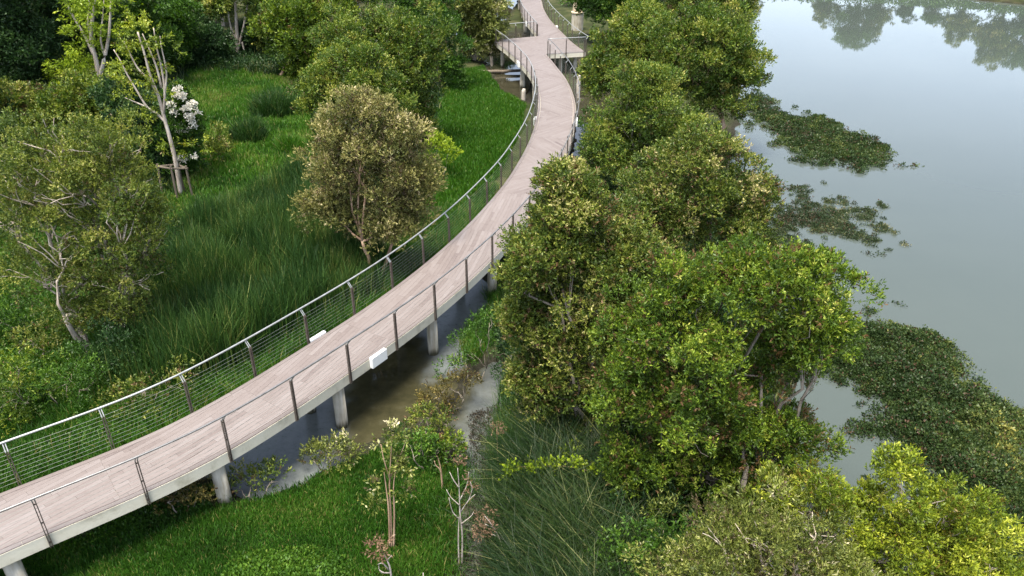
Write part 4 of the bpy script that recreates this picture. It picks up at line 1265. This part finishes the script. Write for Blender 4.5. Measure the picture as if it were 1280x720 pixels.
leaf_cover('leafy_weeds', 'pale broad-leaved weeds at the bottom of the lawn', poly([(250, 760), (290, 700), (340, 690), (400, 690), (440, 705), (430, 780)], .2), 3500, .35, 'green', 1, leaf=.08)
leaf_cover('leafy_weeds', 'dark leafy weeds below the near boardwalk edge', poly([(20, 705), (120, 660), (220, 625), (262, 610), (262, 640), (160, 680), (60, 720)], .2), 3500, .35, 'green', 2, leaf=.07)
leaf_cover('leafy_weeds', 'mixed leafy weeds on the mound behind the railing', SHADE, 9000, .5, 'green', 3, leaf=.09)
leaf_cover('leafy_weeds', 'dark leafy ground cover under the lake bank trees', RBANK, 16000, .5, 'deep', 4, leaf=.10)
leaf_cover('leafy_weeds', 'leafy weeds among the rough grass below the railing', UNDER_RAIL, 7000, .45, 'green', 5, leaf=.08)
STRIP = poly([(540, 655), (560, 606), (580, 560), (596, 590), (584, 640), (578, 700), (574, 800), (540, 810), (544, 720)], .1)
grass('bank_grass', 'ragged sedge growing into the wet stream edge beside the lawn', STRIP, 5200, .12, .5, 'grass', 14, w=.010, lean=.6, tuft=14, wetok=-.3, hn=.5, bald=.35)
leaf_cover('leafy_weeds', 'mixed low herbs along the wet stream edge beside the lawn', STRIP, 1500, .28, 'dry', 15, leaf=.06, wetok=-.25)
STRIP_R = poly([(604, 560), (628, 540), (650, 600), (640, 680), (632, 800), (600, 800), (606, 700), (610, 640)], .1)
grass('bank_grass', 'thin sedge straying from the tall grass over the stream', STRIP_R, 3200, .2, .8, 'sedge', 16, w=.009, lean=.7, lean_dir=(-.3, 0, 0), tuft=12, wetok=-.4, hn=.5)
leaf_cover('leafy_weeds', 'dead leaf litter and twigs over the stream mud', poly([(585, 520), (640, 500), (632, 560), (622, 640), (612, 720), (610, 800), (556, 800), (562, 700), (580, 640), (590, 580)]), 2200, .05, 'litter', 6, leaf=.05, base=.03, fade=.3)
leaf_cover('leafy_weeds', 'dark leafy ground cover at the wood edge', WOODFLOOR, 12000, .9, 'deep', 7, leaf=.20)
MATS = 'floating plant mats on the lake'
def plant_mat(label, pg, n, h, lm, seed, leaf=.085, fade=.8, dens_noise=.5, sub=.25, light=None):
    """Floating plants: small mounds of leaves that stand higher and closer in the middle, loose sprigs at the rim."""
    g = np.random.default_rng(seed)
    Q = np.array(pg); lo, hi = Q.min(0) - 1.6, Q.max(0) + 1.6
    area = abs(np.sum(Q[:, 0] * np.roll(Q[:, 1], -1) - np.roll(Q[:, 0], -1) * Q[:, 1])) / 2
    nplants = int(n / 9 * (hi[0] - lo[0]) * (hi[1] - lo[1]) / area)
    C = g.uniform(lo, hi, (nplants, 2))
    x, y = C[:, 0], C[:, 1]
    e = -edge_dist(x, y, pg) + .7 * vnoise(x, y, 1.5, seed + 8) + .5 * vnoise(x, y, .55, seed + 9)
    nz = vnoise(x, y, .9, seed) * .5 + vnoise(x, y, .4, seed + 3) * .5
    keep = e / fade + nz * dens_noise + g.normal(0, .45, nplants) > sub
    C, e, nz = C[keep], e[keep], nz[keep]
    top = h * np.clip(.35 + .5 * e / fade, .10, 1) * np.clip(.55 + 1.0 * nz, .15, 1.5) * g.uniform(.4, 1.3, len(C))
    ct = g.normal(0, .13, len(C))
    li_ = np.repeat(np.arange(len(C)), 9)
    rr_ = np.abs(g.normal(0, 1, len(li_))) * leaf * 1.6
    aa_ = g.uniform(0, 6.283, len(li_))
    x, y = C[li_, 0] + np.cos(aa_) * rr_, C[li_, 1] + np.sin(aa_) * rr_
    P = np.column_stack([x, y, .012 + top[li_] * np.clip(1 - rr_ / (leaf * 5), .2, 1) * g.uniform(.35, 1, len(li_))])
    pt = ct[li_]
    m_, per = len(P), 6
    li = np.repeat(np.arange(m_), per)
    q = rand_dirs(m_ * per, g)
    dd = q + np.array([0, 0, .3]); dd /= np.linalg.norm(dd, axis=1, keepdims=True)
    p_ = P[li] + q * leaf * .6
    p_[:, 2] = np.maximum(p_[:, 2], .02)
    t = .42 + .20 * vnoise(x, y, 1.5, seed + 5) + .12 * vnoise(x, y, .4, seed + 6) + pt
    if light is not None: t = t + .26 * np.clip(1 - np.abs(edge_dist(x, y, light)) / 2.4, 0, 1) 
    dead = g.random(m_) < .06
    t = np.clip(t, .15, 1); t[dead] = .03
    t = np.clip(t[li] + g.normal(0, .08, len(li)), 0, 1)
    v, f, tt = leaf_quads(p_, dd, leaf, leaf * .6, g, t[:, None])
    o = link_mesh('plant_mat', np_mesh('plant_mat', v, f, tt), LM[lm])
    tag(o, label, 'plant mat', MATS)
plant_mat('largest dark floating plant mat, wide and near, with yellowing outer edge', poly([(1000, 405), (1060, 398), (1110, 400), (1160, 420), (1215, 455), (1250, 500), (1290, 560), (1310, 640), (1320, 720), (1250, 740), (1200, 655), (1148, 600), (1128, 552), (1080, 505), (1038, 476), (1005, 445)]), 46000, .55, 'mat', 11, leaf=.085, fade=.9, dens_noise=.6, light=poly([(1150, 415), (1215, 450), (1255, 500), (1300, 570), (1400, 700), (1400, 400)]))
plant_mat('dark pointed floating plant mat lying alone far out on the lake', poly([(925, 118), (960, 120), (985, 140), (1020, 146), (1060, 158), (1090, 172), (1118, 186), (1100, 196), (1120, 206), (1080, 208), (1030, 214), (990, 202), (985, 185), (955, 168), (935, 148), (920, 135)]), 24000, .32, 'mat', 12, leaf=.11, fade=1.0, dens_noise=.7, sub=.75)
plant_mat('thin broken floating plant mat with open water showing through', poly([(905, 320), (940, 285), (975, 262), (1000, 243), (1040, 246), (1068, 262), (1064, 280), (1090, 293), (1060, 298), (1012, 292), (1005, 325), (970, 345), (915, 350)]), 13000, .2, 'matb', 13, leaf=.075, fade=1.9, dens_noise=1.5, sub=.38)


def tussock(label, base, r, h, n, lm, seed):
    g = np.random.default_rng(seed)
    B = ground_at(*base)
    a = g.uniform(0, 6.283, n); rr = r * np.sqrt(g.random(n))
    P = np.column_stack([B[0] + np.cos(a) * rr, B[1] + np.sin(a) * rr, np.full(n, B[2] - .03)])
    hh = g.uniform(.35, 1.15, n) * h * (1.1 - .55 * (rr / r) ** 2) * (1 + .3 * vnoise(P[:, 0], P[:, 1], .5, seed))
    v, f, t = blades(P, hh, g, .02, .3, None, .4, None, .4)
    # blades lean outward from the middle
    k = np.repeat(np.column_stack([np.cos(a), np.sin(a), np.zeros(n)]) * (rr / r)[:, None], 6, 0)
    up_ = (v[:, 2:3] - B[2]) / h
    v = v + k * np.clip(up_, 0, 2) ** 1.5 * h * .35
    tag(link_mesh('sedge_tussock', np_mesh('sedge_tussock', v, f, t), LM[lm]), label, 'grass tussock', 'sedge tussocks on the meadow')
tussock('large dark rounded sedge tussock at the upper meadow', (345, 142), 1.5, 1.35, 4200, 'reed', 1)
tussock('dark sedge tussock below the largest one, beside the reeds', (312, 176), 1.0, 1.2, 2400, 'reed', 2)
tussock('lighter sedge tussock beside the tan tree foliage', (366, 190), .8, 1.0, 1600, 'meadow', 3)

# yellow-leaved trailing vine over the tall grass
g = np.random.default_rng(31)
B = ground_at(720, 640)
root = thing('trailing_vine', 'trailing vine with a line of lime-yellow leaves over the tall grass', 'vine', tuple(B))
pts = [on_y(x, y, B[1]) for x, y in ((742, 590), (720, 585), (700, 582), (682, 583), (665, 584), (640, 583), (637, 592), (642, 602))]
w = MB(); w.tube([B] + pts, .008, 5); w.build('stem', BARK['tan'], root)
lob = [(p_ + g.normal(0, .03, 3), np.array([.09, .09, .07])) for p_ in pts for _ in range(2)]
v, f, t = foliage(lob, g, .085, .75, .06, .6, 2, 3, .1, -.9, .3, 0, .1)
link_mesh('leaves', np_mesh('leaves', v, f, t), LM['lime'], root)

# ------------------------------------------------------------------ the wood behind and the far bank
def wood_tree(seed, lm, h, label, leaf=.26):
    g = np.random.default_rng(seed)
    B = np.array([0., 0, 0])
    root = thing('wood_tree', label, 'tree', (0, 0, 0))
    lob = []
    for k in range(11):
        a = g.uniform(0, 6.28); rr = h * .22 * math.sqrt(g.random()); z = h * g.uniform(.3, .88)
        lob.append((np.array([math.cos(a) * rr, math.sin(a) * rr, z]), np.array([1, 1, .85]) * h * g.uniform(.10, .17)))
    w = MB()
    w.tube(curve_pts((0, 0, -.3), (0, 0, h * .6), 6, .02, g), np.linspace(h * .02, h * .008, 6), 8)
    for c, r in lob: w.tube(curve_pts((0, 0, h * g.uniform(.2, .5)), c, 5, .06, g), np.linspace(h * .009, .02, 5), 5)
    w.build('trunk', BARK['pale'], root, smooth=True)
    v, f, t = foliage(lob, g, leaf, .45, .7, .42, 22, 6, .2, -.8, .4, .02, .22)
    link_mesh('crown', np_mesh('crown', v, f, t), LM[lm], root)
    return root


WG, FG = 'trees of the wood behind the meadow', 'trees on the far lake bank'
WLAB = {'deep': 'dark green wood tree rising behind the meadow shrubs', 'green': 'mid-green wood tree rising behind the meadow shrubs', 'oliveb': 'olive wood tree rising behind the meadow shrubs'}
protos = [wood_tree(61, 'deep', 9, WLAB['deep']), wood_tree(62, 'green', 8.5, WLAB['green']), wood_tree(63, 'oliveb', 8.5, WLAB['oliveb']), wood_tree(64, 'deep', 8, WLAB['deep'])]
g = np.random.default_rng(8)
spots = []
for px, py, k in [(-60, 60, 0), (10, 30, 3), (50, 60, 0), (90, 20, 1), (130, 40, 0), (150, 15, 3), (185, 25, 1), (215, 5, 0), (255, 20, 3), (280, 35, 1), (305, 0, 2), (335, 20, 0), (360, 45, 1), (350, -5, 3),
                  (395, 10, 2), (430, 5, 1), (450, 30, 0), (470, 0, 3), (500, 20, 2), (520, 45, 1), (545, 15, 0), (575, 10, 3), (575, 40, 1), (610, -5, 2), (-20, 120, 0), (-90, 180, 1), (-50, 240, 3), (-110, 300, 2), (625, 5, 3), (700, -12, 0), (735, 10, 3), (770, -5, 0), (820, 5, 1), (850, -5, 2), (700, 15, 2)]:
    if px in (700,): continue
    q = at(px, py, .3)
    spots.append((q, k))
used = set()
for q, k in spots:
    s, rz = float(g.uniform(.8, 1.15)), float(g.uniform(0, 6.28))
    if k not in used:
        o = protos[k]; used.add(k)
        o.location = (q[0], q[1], .2); o.scale = (s,) * 3; o.rotation_euler.z = rz; o['group'] = WG
    else:
        o = copy_tree(protos[k], (q[0], q[1], .2), s, rz)
    o['group'] = WG
flab = 'tall tree on the far lake bank mirrored in the water'
for x, y, k, s in [(27, 113, 2, .62), (30.5, 112, 1, .85), (33, 114, 2, .7), (43, 110, 2, .6), (46.5, 108, 1, .95), (49, 109, 2, .75), (55, 105, 1, .5), (57.5, 103, 2, .72),
                   (62, 101.5, 2, 1.0), (63.5, 99.5, 1, .55), (66, 101, 1, 1.1), (69.5, 99, 2, 1.0), (72, 101, 1, 1.25), (76, 99, 2, 1.15), (81, 101, 1, 1.2), (52, 106, 0, .42)]:
    o = copy_tree(protos[k], (x, y, .2), s, float(g.uniform(0, 6.28)), flab); o['group'] = FG
farbush = leaf_cover('bank_scrub', 'low scrub along the far lake bank', [(28, 107), (50, 101), (60, 95.2), (80, 92), (110, 91), (110, 101), (60, 104), (28, 112)], 6000, 1.6, 'green', 21, leaf=.28)

# ------------------------------------------------------------------ light, sky, camera
SUN_EL, SUN_AZ = math.radians(74), math.radians(-150)          # azimuth from +Y towards +X
w = bpy.data.worlds.new('World'); scene.world = w
w.use_nodes = True
nt = w.node_tree
nt.nodes.clear()
sky = nt.nodes.new('ShaderNodeTexSky')
sky.sky_type = 'NISHITA'; sky.sun_disc = False
sky.sun_elevation = SUN_EL; sky.sun_rotation = SUN_AZ
sky.air_density, sky.dust_density, sky.ozone_density = 1.0, 3.0, 1.0
hs = N(nt, 'ShaderNodeHueSaturation', Saturation=.6, Value=1.0)
nt.links.new(sky.outputs[0], hs.inputs['Color'])
bg = nt.nodes.new('ShaderNodeBackground'); bg.inputs[1].default_value = .13
# thin bright overcast: whiter towards the horizon, softly broken by cloud
tc = N(nt, 'ShaderNodeTexCoord')
sx = N(nt, 'ShaderNodeSeparateXYZ'); nt.links.new(tc.outputs['Generated'], sx.inputs[0])
gr = ramp(nt, [(0, (.97, 1.0, 1.05)), (.12, (.97, .99, 1.04)), (.45, (.66, .69, .73)), (1, (.50, .53, .58))], sx.outputs[2])
cn_ = N(nt, 'ShaderNodeTexNoise', Scale=2.2, Detail=6, Roughness=.55)
mp = N(nt, 'ShaderNodeMapping'); mp.inputs['Scale'].default_value = (1, 1, 2.5)
nt.links.new(tc.outputs['Generated'], mp.inputs[0]); nt.links.new(mp.outputs[0], cn_.inputs['Vector'])
cr = ramp(nt, [(.35, (.86, .87, .89)), (.65, (1.0, 1.0, 1.0))], cn_.outputs[0])
m1 = N(nt, 'ShaderNodeMix', data_type='RGBA', blend_type='MULTIPLY'); m1.inputs[0].default_value = 1
m2 = N(nt, 'ShaderNodeMix', data_type='RGBA', blend_type='MULTIPLY'); m2.inputs[0].default_value = 1
m3 = N(nt, 'ShaderNodeMix', data_type='RGBA', blend_type='MULTIPLY'); m3.inputs[0].default_value = 1
m3.inputs[7].default_value = (1.85, 1.85, 1.85, 1)
nt.links.new(hs.outputs[0], m1.inputs[6]); nt.links.new(gr.outputs[0], m1.inputs[7])
nt.links.new(m1.outputs[2], m2.inputs[6]); nt.links.new(cr.outputs[0], m2.inputs[7])
nt.links.new(m2.outputs[2], m3.inputs[6])
nt.links.new(m3.outputs[2], bg.inputs[0])
wo = nt.nodes.new('ShaderNodeOutputWorld'); nt.links.new(bg.outputs[0], wo.inputs[0])

sd = bpy.data.lights.new('sun', 'SUN'); sd.energy = 4.4; sd.angle = math.radians(24); sd.color = (1, .92, .78)
so = bpy.data.objects.new('sun', sd); COL.objects.link(so)
dvec = Vector((math.sin(SUN_AZ) * math.cos(SUN_EL), math.cos(SUN_AZ) * math.cos(SUN_EL), math.sin(SUN_EL)))
so.rotation_euler = dvec.to_track_quat('Z', 'Y').to_euler()
so.location = dvec * 60

cam = bpy.data.cameras.new('camera')
cam.sensor_width = 36; cam.lens = F_PX / 1280 * 36
cam.clip_start = .1; cam.clip_end = 8000
co = bpy.data.objects.new('camera', cam); COL.objects.link(co)
co.location = CAM; co.rotation_euler = (math.radians(90) - PITCH, 0, 0)
scene.camera = co

scene.render.engine = 'CYCLES'
scene.view_settings.view_transform = 'Standard'
scene.view_settings.look = 'None'
scene.view_settings.gamma = 1; scene.view_settings.use_curve_mapping = False
scene.view_settings.exposure = 1.22
cy = scene.cycles
cy.max_bounces = 7; cy.diffuse_bounces = 3; cy.glossy_bounces = 3; cy.transmission_bounces = 3; cy.transparent_max_bounces = 4
cy.sample_clamp_indirect = 6
cy.use_denoising = True
